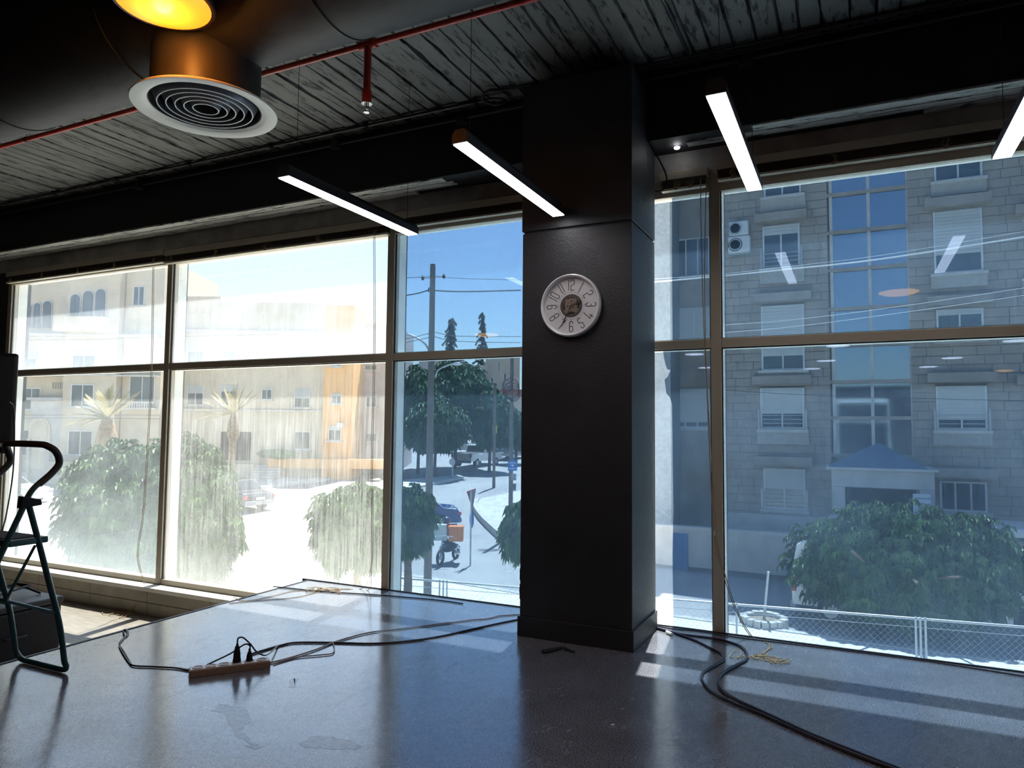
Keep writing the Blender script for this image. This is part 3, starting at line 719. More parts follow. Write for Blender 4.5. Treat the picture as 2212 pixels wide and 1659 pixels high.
def gear(cx_, cy_, r_, n, d, holes=6):
    out = []
    for i in range(n * 2):
        a = math.pi * i / n; rr_ = r_ if i % 2 else r_ * .86; out += [(cx_ + rr_ * math.cos(a - .5 * math.pi / n), cy_ + rr_ * math.sin(a - .5 * math.pi / n)), (cx_ + rr_ * math.cos(a + .4 * math.pi / n), cy_ + rr_ * math.sin(a + .4 * math.pi / n))]
    mb = MB(); mb.prism(out, KC, ((1, 0, 0), (0, 0, 1), (0, -1, 0)), d, d + .0012); o = obj('gear', mb, M['gear_plate'], t)
    mb = MB()
    for k in range(holes):
        a = 2 * math.pi * k / holes + .3; hx, hy = cx_ + math.cos(a) * r_ * .52, cy_ + math.sin(a) * r_ * .52
        q = [(hx + r_ * (.20 if j % 2 else .09) * math.cos(a + math.pi * j / 3), hy + r_ * (.20 if j % 2 else .09) * math.sin(a + math.pi * j / 3)) for j in range(6)]
        mb.prism(q, KC, ((1, 0, 0), (0, 0, 1), (0, -1, 0)), d + .001, d + .0016)
    obj('gear_cutout', mb, M['ink'], o)
gear(0, .006, .048, 16, .0205, 6); gear(-.03, -.034, .020, 10, .0218, 5); gear(.032, -.03, .020, 10, .0218, 5); gear(.026, .034, .016, 10, .0218, 4); gear(-.028, .03, .016, 10, .0218, 4); gear(0, -.002, .018, 12, .023, 5)
def hand(name, deg, L, wd, d):
    a = math.radians(deg); r_ = np.array([math.sin(a), math.cos(a)]); n_ = np.array([r_[1], -r_[0]])
    sh = [(-.12, .4), (.0, .5), (.45, .35), (.56, 1.6), (.60, .6), (.72, 1.9), (.80, .5), (1, .12)]
    pts = [tuple(r_ * L * a_ + n_ * wd * b_) for a_, b_ in sh] + [tuple(r_ * L * a_ - n_ * wd * b_) for a_, b_ in sh[::-1]]
    mb = MB(); mb.prism(pts, KC, ((1, 0, 0), (0, 0, 1), (0, -1, 0)), d, d + .0012); obj(name, mb, M['ink'], t)
hand('hour_hand', 71, .085, .006, .027); hand('minute_hand', 205, .165, .0035, .029)
mb = MB(); mb.lathe(KC, [(0, -.034), (.004, -.033), (.006, -.025), (.006, -.02)], 16, axis=1); obj('hub', mb, M['chrome'], t, smooth=True)
mb = MB(); mb.lathe(KC, [(0, -.046), (KR * .9, -.046)], 64, axis=1)

# black sockets on the left side of the column and their lead
for (z0, z1), lb in (((.335, .43), 'upper black socket box on the left side of the column'), ((.205, .322), 'lower black socket box on the left side of the column, lead below')):
    t = thing('socket_box', lb, 'socket', (CX0 - .03, 4.62, z0))
    obj('body', MB().box(CX0 - .052, CX0, 4.55, 4.66, z0, z1), M['black_plastic'], t, bevel=.004)
    obj('face_plate', MB().box(CX0 - .058, CX0 - .052, 4.555, 4.655, z0 + .006, z1 - .006), M['black_metal'], t, bevel=.002)
    if z0 < .3:
        obj('plug', MB().box(CX0 - .075, CX0 - .058, 4.585, 4.62, z0 + .04, z0 + .08), M['cable_grey'], t, bevel=.004)
o = obj('power_lead', MB().tube(catmull([(CX0 - .05, 4.60, .21), (CX0 - .055, 4.58, .12), (CX0 - .06, 4.55, .05), (CX0 - .035, 4.51, .01), (CX0 - .02, 4.47, .006)], 5), .004, 6), M['cable_grey'], smooth=True)
tag(o, 'thin lead looping down from the lower socket box at the column', 'cable')

# ================================================================== FLOOR: cables, power strip, bracket
def fl(lst, z=.006): return [on(a, b_, 2, z) for a, b_ in lst]
def cable(name, pts, r, mt, label, cat='cable', sp=0.0):
    mb = MB(); q = catmull(pts, 6); mb.tube(q, r, 6)
    if sp:
        q2 = catmull([np.array(p_) + np.array([sp * math.sin(i * 1.7), sp * .6 * math.cos(i * 1.3) + sp * .4, 0]) for i, p_ in enumerate(pts)], 6); mb.tube(q2, r, 6)
    return tag(obj(name, mb, mt, smooth=True), label, cat)
# thick black pair at the right
q = fl([(1412, 1353), (1440, 1362), (1500, 1383), (1540, 1403), (1560, 1413), (1563, 1425), (1545, 1437), (1520, 1452), (1517, 1468), (1535, 1492), (1580, 1517), (1650, 1545), (1740, 1586), (1860, 1635), (1960, 1672), (2060, 1712)], .009)
cable('floor_cable', q, .0075, M['cable_black'], 'thick black cable looping from behind the column to the lower right, outer of the pair')
q = fl([(1416, 1356), (1470, 1370), (1540, 1379), (1590, 1392), (1610, 1405), (1612, 1424), (1590, 1437), (1560, 1455), (1551, 1472), (1560, 1492), (1600, 1516), (1670, 1548), (1750, 1585), (1870, 1633), (1975, 1674), (2070, 1712)], .010)
cable('floor_cable', q, .0085, M['cable_black'], 'thick black cable looping from behind the column to the lower right, inner of the pair')
o = obj('cable_tag', MB().tube(fl([(1440, 1365), (1452, 1370)], .012), .011, 8), M['white_paint']); tag(o, 'white tag wrapped on the black cable by the column foot', 'tag')
cable('floor_cable', fl([(1412, 1350), (1450, 1358), (1520, 1365), (1600, 1378), (1700, 1390), (1830, 1406), (2000, 1428), (2220, 1462)], .006), .0045, M['cable_black'], 'thin dark lead lying along the foot of the right window')
cable('floor_cable', fl([(583, 1432), (620, 1422), (680, 1404), (735, 1383), (800, 1366), (870, 1358), (940, 1349), (1010, 1340), (1050, 1336), (1080, 1330), (1122, 1327)]), .0042, M['cable_grey'], 'grey twin cable running from the power strip to the column, rear one', sp=.006)
cable('floor_cable', fl([(545, 1412), (600, 1395), (640, 1388), (720, 1388), (800, 1390), (870, 1386), (950, 1375), (1030, 1357), (1122, 1337)]), .0055, M['cable_black'], 'black twin cable running from the plugs to the column, front one', sp=.008)
cable('floor_cable', fl([(718, 1386), (722, 1400), (718, 1411), (690, 1415), (640, 1420), (590, 1434)]), .0038, M['cable_grey'], 'short grey lead hooking down beside the power strip')
cable('floor_cable', fl([(407, 1448), (380, 1443), (330, 1440), (290, 1438), (278, 1430), (262, 1405), (258, 1392), (266, 1380), (275, 1370), (272, 1361), (266, 1362), (268, 1372)]), .0045, M['cable_black'], 'dark twin lead looping from the power strip to the platform edge', sp=.008)
cable('floor_cable', fl([(590, 1267), (620, 1270), (700, 1278), (800, 1284), (900, 1292), (960, 1298), (1000, 1304)]), .0048, M['cable_black'], 'dark cable lying along the rear edge of the platform left of the column')
# power strip
a = on(408, 1466, 2, 0); b_ = on(584, 1443, 2, 0); b2 = on(581, 1425, 2, .045)
ux = (b_ - a); L = np.linalg.norm(ux); ux = ux / L; uy = np.array([-ux[1], ux[0], 0]); wd = .07
t = thing('power_strip', 'white multi-socket power strip with brown sides lying on the platform', 'power strip', tuple(a + ux * L / 2))
ce = a + ux * L / 2 + uy * wd / 2
ax3 = (ux, uy, np.array([0, 0, 1.]))
obj('body', MB().obox(ce + [0, 0, .019], ax3, (L / 2, wd / 2, .019)), M['strip_wood'], t, bevel=.003)
obj('top_plate', MB().obox(ce + [0, 0, .0405], ax3, (L / 2 - .004, wd / 2 - .004, .0025)), M['strip_white'], t, bevel=.002)
for k in range(6):
    c = ce + ux * (-L / 2 + .045 + k * (L - .09) / 5)
    mb = MB(); mb.lathe(c + [0, 0, .043], [(.027, 0), (.028, .004), (.024, .005), (.022, .001), (0, .001)], 24); so_ = obj('socket', mb, M['strip_white'], t, smooth=True)
    mb = MB()
    for dx, dy, lx, ly in ((-.009, -.006, .0035, .0012), (.009, -.006, .0035, .0012), (0, .009, .0016, .0035)): mb.obox(c + ux * dx + uy * dy + [0, 0, .0445], ax3, (lx, ly, .001))
    obj('slot', mb, M['ink'], so_)
def plug(k, h, r, label):
    c = ce + ux * (-L / 2 + .045 + k * (L - .09) / 5)
    t = thing('plug', label, 'plug', tuple(c + [0, 0, .044]))
    mb = MB(); mb.lathe(c + [0, 0, .044], [(r, 0), (r * 1.1, h * .12), (r * .95, h * .3), (r * .9, h * .55), (r * .7, h * .8), (r * .55, h * .97), (0, h)], 14); obj('body', mb, M['black_plastic'], t, smooth=True)
    mb = MB(); mb.lathe(c + [0, 0, .044 + h * .9], [(.007, 0), (.007, .02), (.004, .022)], 10); obj('strain_relief', mb, M['black_plastic'], t, smooth=True)
    return c + [0, 0, .044 + h + .012]
p1 = plug(3, .095, .021, 'tall black plug standing in the power strip')
p2 = plug(4, .055, .018, 'short black plug in the power strip, right of the tall one')
o = obj('plug_lead', MB().tube(catmull([p1, p1 + [.005, 0, .03], p1 + ux * .03 + [0, 0, .03], p1 + ux * .07 + [0, 0, -.01], p2 + ux * .04 + [0, 0, -.02], p2 + ux * .10 + uy * .05 + [0, 0, -.06], on(600, 1395, 2, .008)], 6), .0045, 6), M['cable_black'], smooth=True); tag(o, 'black lead arching from the tall plug to the right', 'cable')
o = obj('plug_lead', MB().tube(catmull([on(407, 1446, 2, .02), on(440, 1445, 2, .01), ce + ux * -.12 + uy * .07 + [0, 0, .03], ce + uy * .06 + [0, 0, .08], p2 + ux * -.03 + [0, 0, .03], p2 + [0, 0, .02], p2], 6), .0045, 6), M['cable_black'], smooth=True); tag(o, 'black lead rising over the power strip to the short plug', 'cable')
# L bracket on the floor
q = fl([(1172, 1408), (1213, 1399), (1218, 1399), (1240, 1408)], .012)
t = thing('metal_bracket', 'small black angled bracket lying on the floor in front of the column', 'bracket', tuple(q[1]))
for i, (aa, bb_) in enumerate(((q[0], q[1]), (q[2], q[3]))):
    obj('arm', MB().tube([aa, bb_], [.014, .009] if i == 0 else [.009, .007], 8), M['black_metal'], t, smooth=True)
# litter on the floor
for (px, py), lb in (((1263, 1373), 'tiny pale scrap lying on the column baseboard ledge'), ((1318, 1566), 'tiny pale scrap on the dark floor in front of the column')):
    c = on(px, py, 2, .004); mb = MB(); mb.prism([(0, 0), (.018, .004), (.02, .012), (.006, .015)], c, ((1, 0, 0), (0, 1, 0), (0, 0, 1)), -.003, .002); tag(obj('paper_scrap', mb, M['paper']), lb, 'scrap')

M['smudge'] = mat('dried_smudge', (.13, .14, .16), .24, coat=.6, var=.4, vscale=30)
M['brown_smudge'] = mat('brown_smudge', (.09, .055, .035), .5, var=.4, vscale=30)
def smudge(outline, mt, label):
    q = fl(outline, .0); c = sum(q) / len(q); mb = MB(); n = 40; rd = random.Random(len(label))
    qq = catmull(q + [q[0]], 5)[:-1]; pts = [((p_ - c)[0] * rd.uniform(.80, 1.12), (p_ - c)[1] * rd.uniform(.80, 1.12)) for p_ in qq]
    mb.prism(pts, c, ((1, 0, 0), (0, 1, 0), (0, 0, 1)), -.002, .0006); tag(obj('floor_smudge', mb, mt), label, 'smudge', 'dried smudges on the platform floor')
smudge([(625, 1470), (634, 1466), (645, 1466), (640, 1477), (636, 1486), (626, 1484)], M['smudge'], 'small dried smudge right of and below the power strip')
smudge([(468, 1535), (490, 1519), (520, 1525), (545, 1556), (528, 1566), (530, 1585), (560, 1610), (545, 1616), (515, 1594), (492, 1560)], M['smudge'], 'long boot-shaped dried smudge in the left foreground')
smudge([(648, 1600), (690, 1590), (740, 1596), (772, 1606), (765, 1618), (700, 1618), (655, 1612)], M['smudge'], 'wide flat dried smudge at the bottom of the picture')
smudge([(1545, 1540), (1568, 1540), (1570, 1556), (1562, 1562), (1566, 1575), (1552, 1574), (1543, 1556)], M['brown_smudge'], 'brown smudge on the floor below the black cables')
smudge([(1420, 1600), (1460, 1596), (1492, 1600), (1480, 1609), (1435, 1610)], M['smudge'], 'thin dried smudge in the shaded floor right of the column reflection')

# ================================================================== STEP LADDER (profile on its right side plane, copied across its width)
LX0, LX1 = -4.0, -4.46
def lp(lst): return [on(a, b_, 0, LX0) for a, b_ in lst]
rear = lp([(62, 1090), (82, 1165), (104, 1250), (128, 1345), (150, 1425)])
foot_y = on(158, 1455, 2, .016)[1]
rear[-1][2] = .07; rear[-1][1] = foot_y - .01
t = thing('step_ladder', 'folding step ladder of dark turquoise tube with black grip standing on the platform', 'ladder', (LX0 - .23, 2.2, 0))
def mir(p_): return np.array([LX1 + (LX0 - p_[0]), p_[1], p_[2]])
rl = catmull(rear, 4) + catmull([(LX0, foot_y, .05), (LX0 - .02, foot_y + .01, .024), (LX0 - .06, foot_y + .01, .017)], 4)
full = rl + [mir(p_) for p_ in rl[::-1]]
obj('rear_frame', MB().tube(full, .0155, 12), M['ladder'], t, smooth=True)
fr = lp([(128, 1000), (112, 1022), (90, 1040), (72, 1056), (58, 1078), (46, 1105), (20, 1160), (0, 1202)])
dirf = fr[-1] - fr[-2]; dirf = dirf / abs(dirf[2]); fr += [fr[-1] + dirf * (fr[-1][2] - .02)]
obj('front_rail', MB().tube(catmull(fr, 4), .0155, 12), M['ladder'], t, smooth=True)
obj('front_rail', MB().tube([mir(p_) for p_ in catmull(fr, 4)], .0155, 12), M['ladder'], t, smooth=True)
hd0 = fr[0]; up_ = on(122, 976, 0, LX0); tp = on(104, 968, 0, LX0 - .03)
hq = [on(84, 1046, 0, LX0), fr[1], hd0, np.array([LX0 - .004, up_[1], up_[2]]), np.array([LX0 - .04, tp[1], tp[2] + .012]), np.array([LX0 - .10, tp[1] - .01, tp[2] + .02])]
obj('handle', MB().tube(catmull(hq + [mir(p_) for p_ in hq[::-1]], 6), .0185, 12), M['ladder_grip'], t, smooth=True)
for xx in (LX0, LX1):
    c = on(66, 1088, 0, LX0); c = np.array([xx, c[1], c[2]])
    obj('hinge_bracket', MB().prism([(-.055, .045), (.045, .02), (.05, -.01), (-.06, -.02)], c, ((0, 1, 0), (0, 0, 1), (1, 0, 0)), -.02, .02), M['black_plastic'], t, bevel=.004)
st0 = on(95, 1160, 0, LX0); st1 = on(18, 1172, 0, LX0)
tz = (st0[2] + st1[2]) / 2 - .0
obj('tread', MB().box(LX1 - .01, LX0 + .01, st1[1], st0[1] + .02, tz - .028, tz + .006), M['ladder'], t, bevel=.006)
obj('tread_mat', MB().box(LX1 + .03, LX0 - .03, st1[1] + .02, st0[1], tz + .006, tz + .010), M['rubber'], t)
# lower tread on the front frame
fy = fr[-1]; k_ = .42; lowc = fr[-2] * (1 - k_) + fr[-1] * k_
obj('tread', MB().box(LX1 + .015, LX0 - .015, lowc[1] - .09, lowc[1] + .10, lowc[2] - .025, lowc[2] + .004), M['ladder'], t, bevel=.006)
b0, b1, b2_ = on(76, 1178, 0, LX0), on(12, 1298, 0, LX0), on(122, 1324, 0, LX0)
for f_ in (lambda p_: p_, mir):
    obj('brace', MB().tube([f_(b0), f_(b1)], .008, 8), M['ladder'], t, smooth=True)
    obj('brace', MB().tube([f_(b1), f_(b2_)], .009, 8), M['ladder'], t, smooth=True)
obj('cross_tube', MB().tube([b1, mir(b1)], .009, 8), M['ladder'], t, smooth=True)
for xx in (LX0, LX1): obj('foot', MB().tube([(xx, fr[-1][1] + .01, .05), (xx, fr[-1][1], 0.0)], .021, 10), M['rubber'], t, smooth=True)

# ================================================================== LEFT LOWER FLOOR: case, speaker
t = thing('equipment_case', 'black equipment case with pale rim on the lower floor behind the ladder', 'case', (-6.2, 3.34, -.53))
obj('body', MB().box(-6.52, -5.88, 2.75, 3.74, -.53, -.06), M['black_plastic'], t, bevel=.02)
obj('lid', MB().box(-6.53, -5.87, 2.74, 3.75, -.055, -.005), M['black_metal'], t, bevel=.012)
obj('latch', MB().box(-5.875, -5.862, 3.1, 3.16, -.1, -.02), M['galv'], t, bevel=.003)
obj('carry_handle', MB().tube(catmull([(-5.87, 3.30, -.25), (-5.85, 3.32, -.25), (-5.85, 3.44, -.25), (-5.87, 3.46, -.25)], 4), .008, 8), M['black_metal'], t)
t = thing('folded_stand', 'dark folded metal stand lying on top of the equipment case', 'stand', (-6.2, 3.3, 0))
for q in ([(-6.45, 3.0, .012), (-6.3, 3.62, .07)], [(-6.05, 2.95, .012), (-6.15, 3.64, .07)], [(-6.3, 3.62, .07), (-6.15, 3.64, .07)], [(-6.4, 3.2, .03), (-6.08, 3.2, .03)], [(-6.3, 3.62, .07), (-6.08, 3.68, .006)]):
    obj('bar', MB().tube(q, .009, 8), M['black_metal'], t, smooth=True)
sp = P(0, 862, 6.0)
t = thing('loudspeaker', 'black loudspeaker on a stand cut by the left edge of the picture', 'speaker', (sp[0], sp[1], -.53))
top = P(0, 762, 6.0)[2]; bot = P(0, 958, 6.0)[2]
v_ = ray(20, 862) * [1, 1, 0]; v_ /= np.linalg.norm(v_); u = np.array([v_[1], -v_[0], 0]); ax3 = (u, v_, np.array([0, 0, 1.]))
cc = np.array([sp[0], sp[1], (top + bot) / 2]) - u * .06 + v_ * .12
obj('cabinet', MB().obox(cc, ax3, (.175, .15, (top - bot) / 2)), M['black_plastic'], t, bevel=.02)
obj('grille', MB().obox(cc - v_ * .152, ax3, (.15, .004, (top - bot) / 2 - .03)), M['black_beam'], t, bevel=.004)
obj('bracket', MB().obox([*(cc + u * .12)[:2], bot - .06], ax3, (.035, .03, .03)), M['black_metal'], t, bevel=.01)
pc = cc - u * .0
obj('pole', MB().tube([(cc[0] + u[0] * .06, cc[1] + u[1] * .06, -.45), (cc[0] + u[0] * .06, cc[1] + u[1] * .06, bot + .02)], .024, 12), M['black_metal'], t, smooth=True)
for k in range(3):
    a = math.radians(120 * k + 20); obj('leg', MB().tube([(cc[0] + u[0] * .06, cc[1] + u[1] * .06, .15), (cc[0] + u[0] * .06 + .45 * math.cos(a), cc[1] + u[1] * .06 + .45 * math.sin(a), -.515)], .013, 8), M['black_metal'], t, smooth=True)
o = obj('speaker_cable', MB().tube(catmull([P(20, 868, 5.9), P(30, 885, 5.95), P(31, 960, 6.0), P(27, 1030, 6.0), P(14, 1110, 6.0), P(4, 1150, 6.0), P(-20, 1250, 6.0)], 6), .006, 6), M['cable_black'], smooth=True)
tag(o, 'thin dark cable hanging down beside the loudspeaker', 'cable')
u = np.array([.9014, .433, 0]); v_ = np.array([-.433, .9014, 0])

# ================================================================== OUTSIDE: ground
mb = MB(); us = np.linspace(-60, 40, 51); ss = list(np.linspace(4.0, 20, 5)) + list(np.linspace(22, 130, 28)); v = []
for s_ in ss:
    for uu in us: 
        x = uu * .9015 + s_ * -.4327; y = uu * .4327 + s_ * .9015
        v.append((x, y, gz_s(s_)))
f = []
for i in range(len(ss) - 1):
    for j in range(len(us) - 1): a = i * len(us) + j; f.append((a, a + 1, a + len(us) + 1, a + len(us)))
mb.add(v, f); struct('ground', mb, M['asphalt'])
def gpoly(name, pix, h, mt, label=None, cat=None, kind=None):
    """kerbed slab on the street from photo outline points"""
    pts = [ground_at(a, b_) for a, b_ in pix]; n = len(pts)
    v = [(p_[0], p_[1], p_[2] - .1) for p_ in pts] + [(p_[0], p_[1], p_[2] + h) for p_ in pts]
    me = MB().add(v, [tuple(range(n))[::-1], tuple(range(n, 2 * n))] + [(i, (i + 1) % n, n + (i + 1) % n, n + i) for i in range(n)])
    o = obj(name, me, mt)
    if kind: o['kind'] = kind
    if label: tag(o, label, cat, kind=kind)
    return o
# pavement at our building's foot and kerbs
def ring_slab(name, y0, y1, mt, h=.12): 
    n = 40; v = []
    for i in range(n + 1):
        x = -45 + 75 * i / n
        for y in (y0, y1): z = gz(x, y); v += [(x, y, z + h), (x, y, z - .15)]
    f = []
    for i in range(n):
        a = i * 4; b_ = a + 4; f += [(a, b_, b_ + 2, a + 2), (a, a + 1, b_ + 1, b_), (a + 2, b_ + 2, b_ + 3, a + 3)]
    return struct(name, MB().add(v, f), mt)
q0, q1 = ground_at(1410, 1332), ground_at(2212, 1442); dq = (q1 - q0) / (q1 - q0)[0]
def edge_pt(x, o_=0.0): return q0[1] + dq[1] * (x - q0[0]) + o_
for nm, o0, o1, hh, mt in (('pavement_near', None, 0.0, .06, M['pave']), ('kerb_near', 0.0, .22, .08, M['kerb'])):
    n = 40; v = []
    for i in range(n + 1):
        x = -45 + 60 * i / n
        for y in ((5.4 if o0 is None else edge_pt(x, o0)), edge_pt(x, o1)): z = gz(x, y); v += [(x, y, z + hh), (x, y, z - .15)]
    f = []
    for i in range(n): a = i * 4; b_ = a + 4; f += [(a, b_, b_ + 2, a + 2), (a, a + 1, b_ + 1, b_), (a + 2, b_ + 2, b_ + 3, a + 3)]
    struct(nm, MB().add(v, f), mt)
gpoly('pavement_far', [(380, 1080), (700, 1040), (835, 1010), (835, 990), (380, 1030)], .14, M['pave'], kind='structure')
gpoly('traffic_island', [(440, 1180), (505, 1172), (545, 1160), (568, 1146), (560, 1130), (520, 1123), (440, 1126)], .15, M['pave'], kind='structure')
gpoly('kerb_island', [(820, 1062), (900, 1056), (1002, 1034), (990, 1030), (930, 1036), (820, 1044)], .14, M['pave'], kind='structure')
gpoly('pavement_bend', [(1028, 1090), (1042, 1078), (1130, 1060), (1130, 1180), (1092, 1172), (1056, 1140)], .05, M['kerb'], kind='structure')

# chain-link fence at the street edge
fa = ground_at(340, 1262); 
A_ = on(340, 1208, 2, -2.42); B_ = on(1770, 1320, 2, -2.42); fd = (B_ - A_); fd[2] = 0; fd /= np.linalg.norm(fd)
A0 = A_ - fd * 2; LEN = float(np.linalg.norm((B_ - A_)[:2])) + 8
t = thing('chain_link_fence', 'low galvanised chain-link fence with top rail between pavement and street', 'fence', (A0[0], A0[1], -3.5))
obj('top_rail', MB().tube([A0, A0 + fd * LEN], .025, 8), M['galv'], t, smooth=True)
obj('middle_wire', MB().tube([A0 - [0, 0, .17], A0 + fd * LEN - [0, 0, .17]], .007, 5), M['galv'], t)
sd = np.array([0.0, 0, 0])
for px in (706, 716, 722, 950, 958, 966, 1590, 1975, 1985, 1996):
    p_ = ray(px, 1230); # intersect with fence line in plan
    den = p_[0] * fd[1] - p_[1] * fd[0]; tt = (A0[0] * fd[1] - A0[1] * fd[0]) / den; q = p_[:2] * tt
    obj('post', MB().tube([(q[0], q[1], -3.6), (q[0], q[1], -2.38)], .022, 8), M['galv'], t, smooth=True)
k = 0.0; mb = MB(); H = 1.05; step = .13; zt = -2.44
def thin(a, b_):
    a = np.array(a); b_ = np.array(b_); d = b_ - a; nn = np.cross(d, fd_n); nn = nn / np.linalg.norm(nn) * .0019
    return [a - nn, a + nn, b_ + nn, b_ - nn]
fd_n = np.array([-fd[1], fd[0], 0])
while k < LEN:
    for sgn in (1, -1):
        x0 = k; x1 = k + sgn * H
        if x1 < 0 or x1 > LEN: continue
        mb.add(thin(A0 * [1, 1, 0] + fd * x0 + [0, 0, zt], A0 * [1, 1, 0] + fd * x1 + [0, 0, zt - H]), [(0, 1, 2, 3)])
    k += step
obj('wire_mesh', mb, M['galv'], t, kind='stuff')

# ---- facades
class Fac:
    def __init__(s, o, yaw): s.o = np.array(o, float); a = math.radians(yaw); s.u = np.array([math.cos(a), math.sin(a), 0]); s.n = np.array([math.sin(a), -math.cos(a), 0]); s.z = np.array([0, 0, 1.])
    def uv(s, x, y):
        r = ray(x, y); t = (s.o - O) @ s.n / (r @ s.n); p_ = O + r * t; return float((p_ - s.o) @ s.u), float(p_[2])
    def rect(s, x0, y0, x1, y1):
        xm, ym = (x0 + x1) / 2, (y0 + y1) / 2
        return s.uv(x0, ym)[0], s.uv(x1, ym)[0], s.uv(xm, y1)[1], s.uv(xm, y0)[1]
    def b(s, mb, u0, u1, z0, z1, d0, d1):         # d: distance in front of the facade plane
        c = s.o * [1, 1, 0] + s.u * (u0 + u1) / 2 + s.n * (d0 + d1) / 2 + [0, 0, (z0 + z1) / 2]
        return mb.obox(c, (s.u, s.n, s.z), ((u1 - u0) / 2, (d1 - d0) / 2, (z1 - z0) / 2))
    def px(s, mb, x0, y0, x1, y1, d0, d1): u0, u1, z0, z1 = s.rect(x0, y0, x1, y1); return s.b(mb, u0, u1, z0, z1, d0, d1)
def window(F, par, x0, y0, x1, y1, shut=0.0, div=1, d=0.0, sill=True, rail=False, glass='darkglass', lintel=False, frame=None):
    u0, u1, z0, z1 = F.rect(x0, y0, x1, y1); fw = .06; mb = MB()
    F.b(mb, u0, u1, z1 - fw, z1, d - .02, d + .05); F.b(mb, u0, u1, z0, z0 + fw, d - .02, d + .05)
    F.b(mb, u0, u0 + fw, z0 + fw, z1 - fw, d - .02, d + .05); F.b(mb, u1 - fw, u1, z0 + fw, z1 - fw, d - .02, d + .05)
    for i in range(1, div + 1):
        if div > 0 and i <= div: uu = u0 + (u1 - u0) * i / (div + 1); F.b(mb, uu - .025, uu + .025, z0 + fw, z1 - fw, d - .01, d + .04)
    w = obj('window', mb, frame or M['winframe'], par)
    obj('pane', F.b(MB(), u0 + fw, u1 - fw, z0 + fw, z1 - fw, d - .02, d + .015), M[glass], w)
    if shut > 0:
        zs = z1 - (z1 - z0) * shut; n = max(3, int((z1 - zs) / .11)); mb = MB()
        for i in range(n):
            a = z1 - (z1 - zs) * i / n; b_ = z1 - (z1 - zs) * (i + 1) / n; F.b(mb, u0 + .05, u1 - .05, b_ + .012, a, d + .02, d + .06)
        F.b(mb, u0 + .05, u1 - .05, zs, z1, d + .015, d + .045); obj('roller_shutter', mb, M['shutter'], w)
    if sill: obj('sill', F.b(MB(), u0 - .12, u1 + .12, z0 - .10, z0, d, d + .18), M['lightstone'], par)
    if lintel: obj('lintel', F.b(MB(), u0 - .25, u1 + .25, z1 + .12, z1 + .42, d, d + .35), M['greystone'], par)
    if rail:
        mb = MB(); zz = z0 + (z1 - z0) * .38
        for i in range(4): F.b(mb, u0 - .02, u1 + .02, z0 + (zz - z0) * (i + .5) / 4, z0 + (zz - z0) * (i + .5) / 4 + .02, d + .10, d + .12)
        F.b(mb, u0 - .08, u0 - .02, z0, zz + .15, d + .09, d + .14); F.b(mb, u1 + .02, u1 + .08, z0, zz + .15, d + .09, d + .14)
        obj('window_rail', mb, M['galv'], w)
    return w
# ============ left building A: stone with arches
F = Fac(P(170, 900, 46), 25.66)
t = thing('apartment_building', 'beige stone building with arched windows behind the palm, far left', 'building', tuple(F.o * [1, 1, 0] + [0, 0, -2.3]))
obj('wall', F.px(MB(), -60, 500, 158, 1075, -8, 0), M['stoneA'], t)
obj('wall', F.px(MB(), 158, 470, 270, 1075, -8, .9), M['stoneA'], t)
obj('wall', F.px(MB(), 270, 560, 352, 1075, -8, 0.3), M['stoneA'], t)
obj('cornice', F.px(MB(), -60, 725, 352, 729, 0, .98), M['lightstone'], t)
obj('cornice', F.px(MB(), -60, 811, 352, 814, 0, .98), M['lightstone'], t)
def arched(x0, y0, x1, y1, d):
    u0, u1, z0, z1 = F.rect(x0, y0, x1, y1); r_ = (u1 - u0) / 2; um = (u0 + u1) / 2
    pts = [(u0, z0), (u1, z0)] + [(um + r_ * math.cos(math.pi * i / 10), z1 - r_ + r_ * math.sin(math.pi * i / 10)) for i in range(11)]
    o_ = F.o * [1, 1, 0]
    k_ = 1.18; pt2 = [(um + (a - um) * k_, z0 if b_ == z0 else b_ + .08) for a, b_ in pts]
    w = obj('arched_window', MB().prism(pt2, o_, (F.u, F.z, F.n), d, d + .08), M['lightstone'], t)
    obj('pane', MB().prism(pts, o_, (F.u, F.z, F.n), d + .05, d + .10), M['darkglass'], w)
for a in ((57, 658, 69, 708, 0), (74, 655, 88, 708, 0), (94, 651, 112, 708, 0), (172, 642, 192, 692, .9), (198, 635, 220, 692, .9), (225, 631, 246, 690, .9)): arched(*a)
obj('balcony', F.px(MB(), 150, 692, 256, 722, .9, 1.7), M['stoneB'], t)
window(F, t, 293, 620, 318, 662, .0, 1, .3); window(F, t, 49, 838, 88, 885, .0, 1, 0); window(F, t, 172, 832, 221, 880, .0, 1, .9)
window(F, t, 166, 930, 218, 982, .0, 1, .9); window(F, t, 48, 928, 74, 985, 0, 0, 0); window(F, t, 285, 812, 340, 870, 0, 1, .3)
window(F, t, 40, 760, 80, 800, .4, 1, 0); window(F, t, 175, 760, 225, 800, .3, 1, .9)
mb = MB(); F.px(mb, 280, 869, 345, 871.5, .9, 1.1); F.px(mb, 280, 882, 345, 885, .3, 1.1)
obj('balcony_ledge', mb, M['lightstone'], t)
for i in range(12): obj('baluster', F.px(MB(), 282 + i * 5.2, 871, 284.4 + i * 5.2, 883, .96, 1.06), M['lightstone'], t)
for i in range(7): obj('vent_bar', F.px(MB(), 114 + i * 5.4, 826, 116.2 + i * 5.4, 840, 0, .06), M['greystone'], t)
for i in range(20): obj('fence_bar', F.px(MB(), 132 + i * 3.4, 980, 133 + i * 3.4, 996, 1.2, 1.24), M['galv'], t)
obj('terrace_wall', F.px(MB(), 128, 996, 345, 1075, 0, 1.3), M['stoneB'], t)
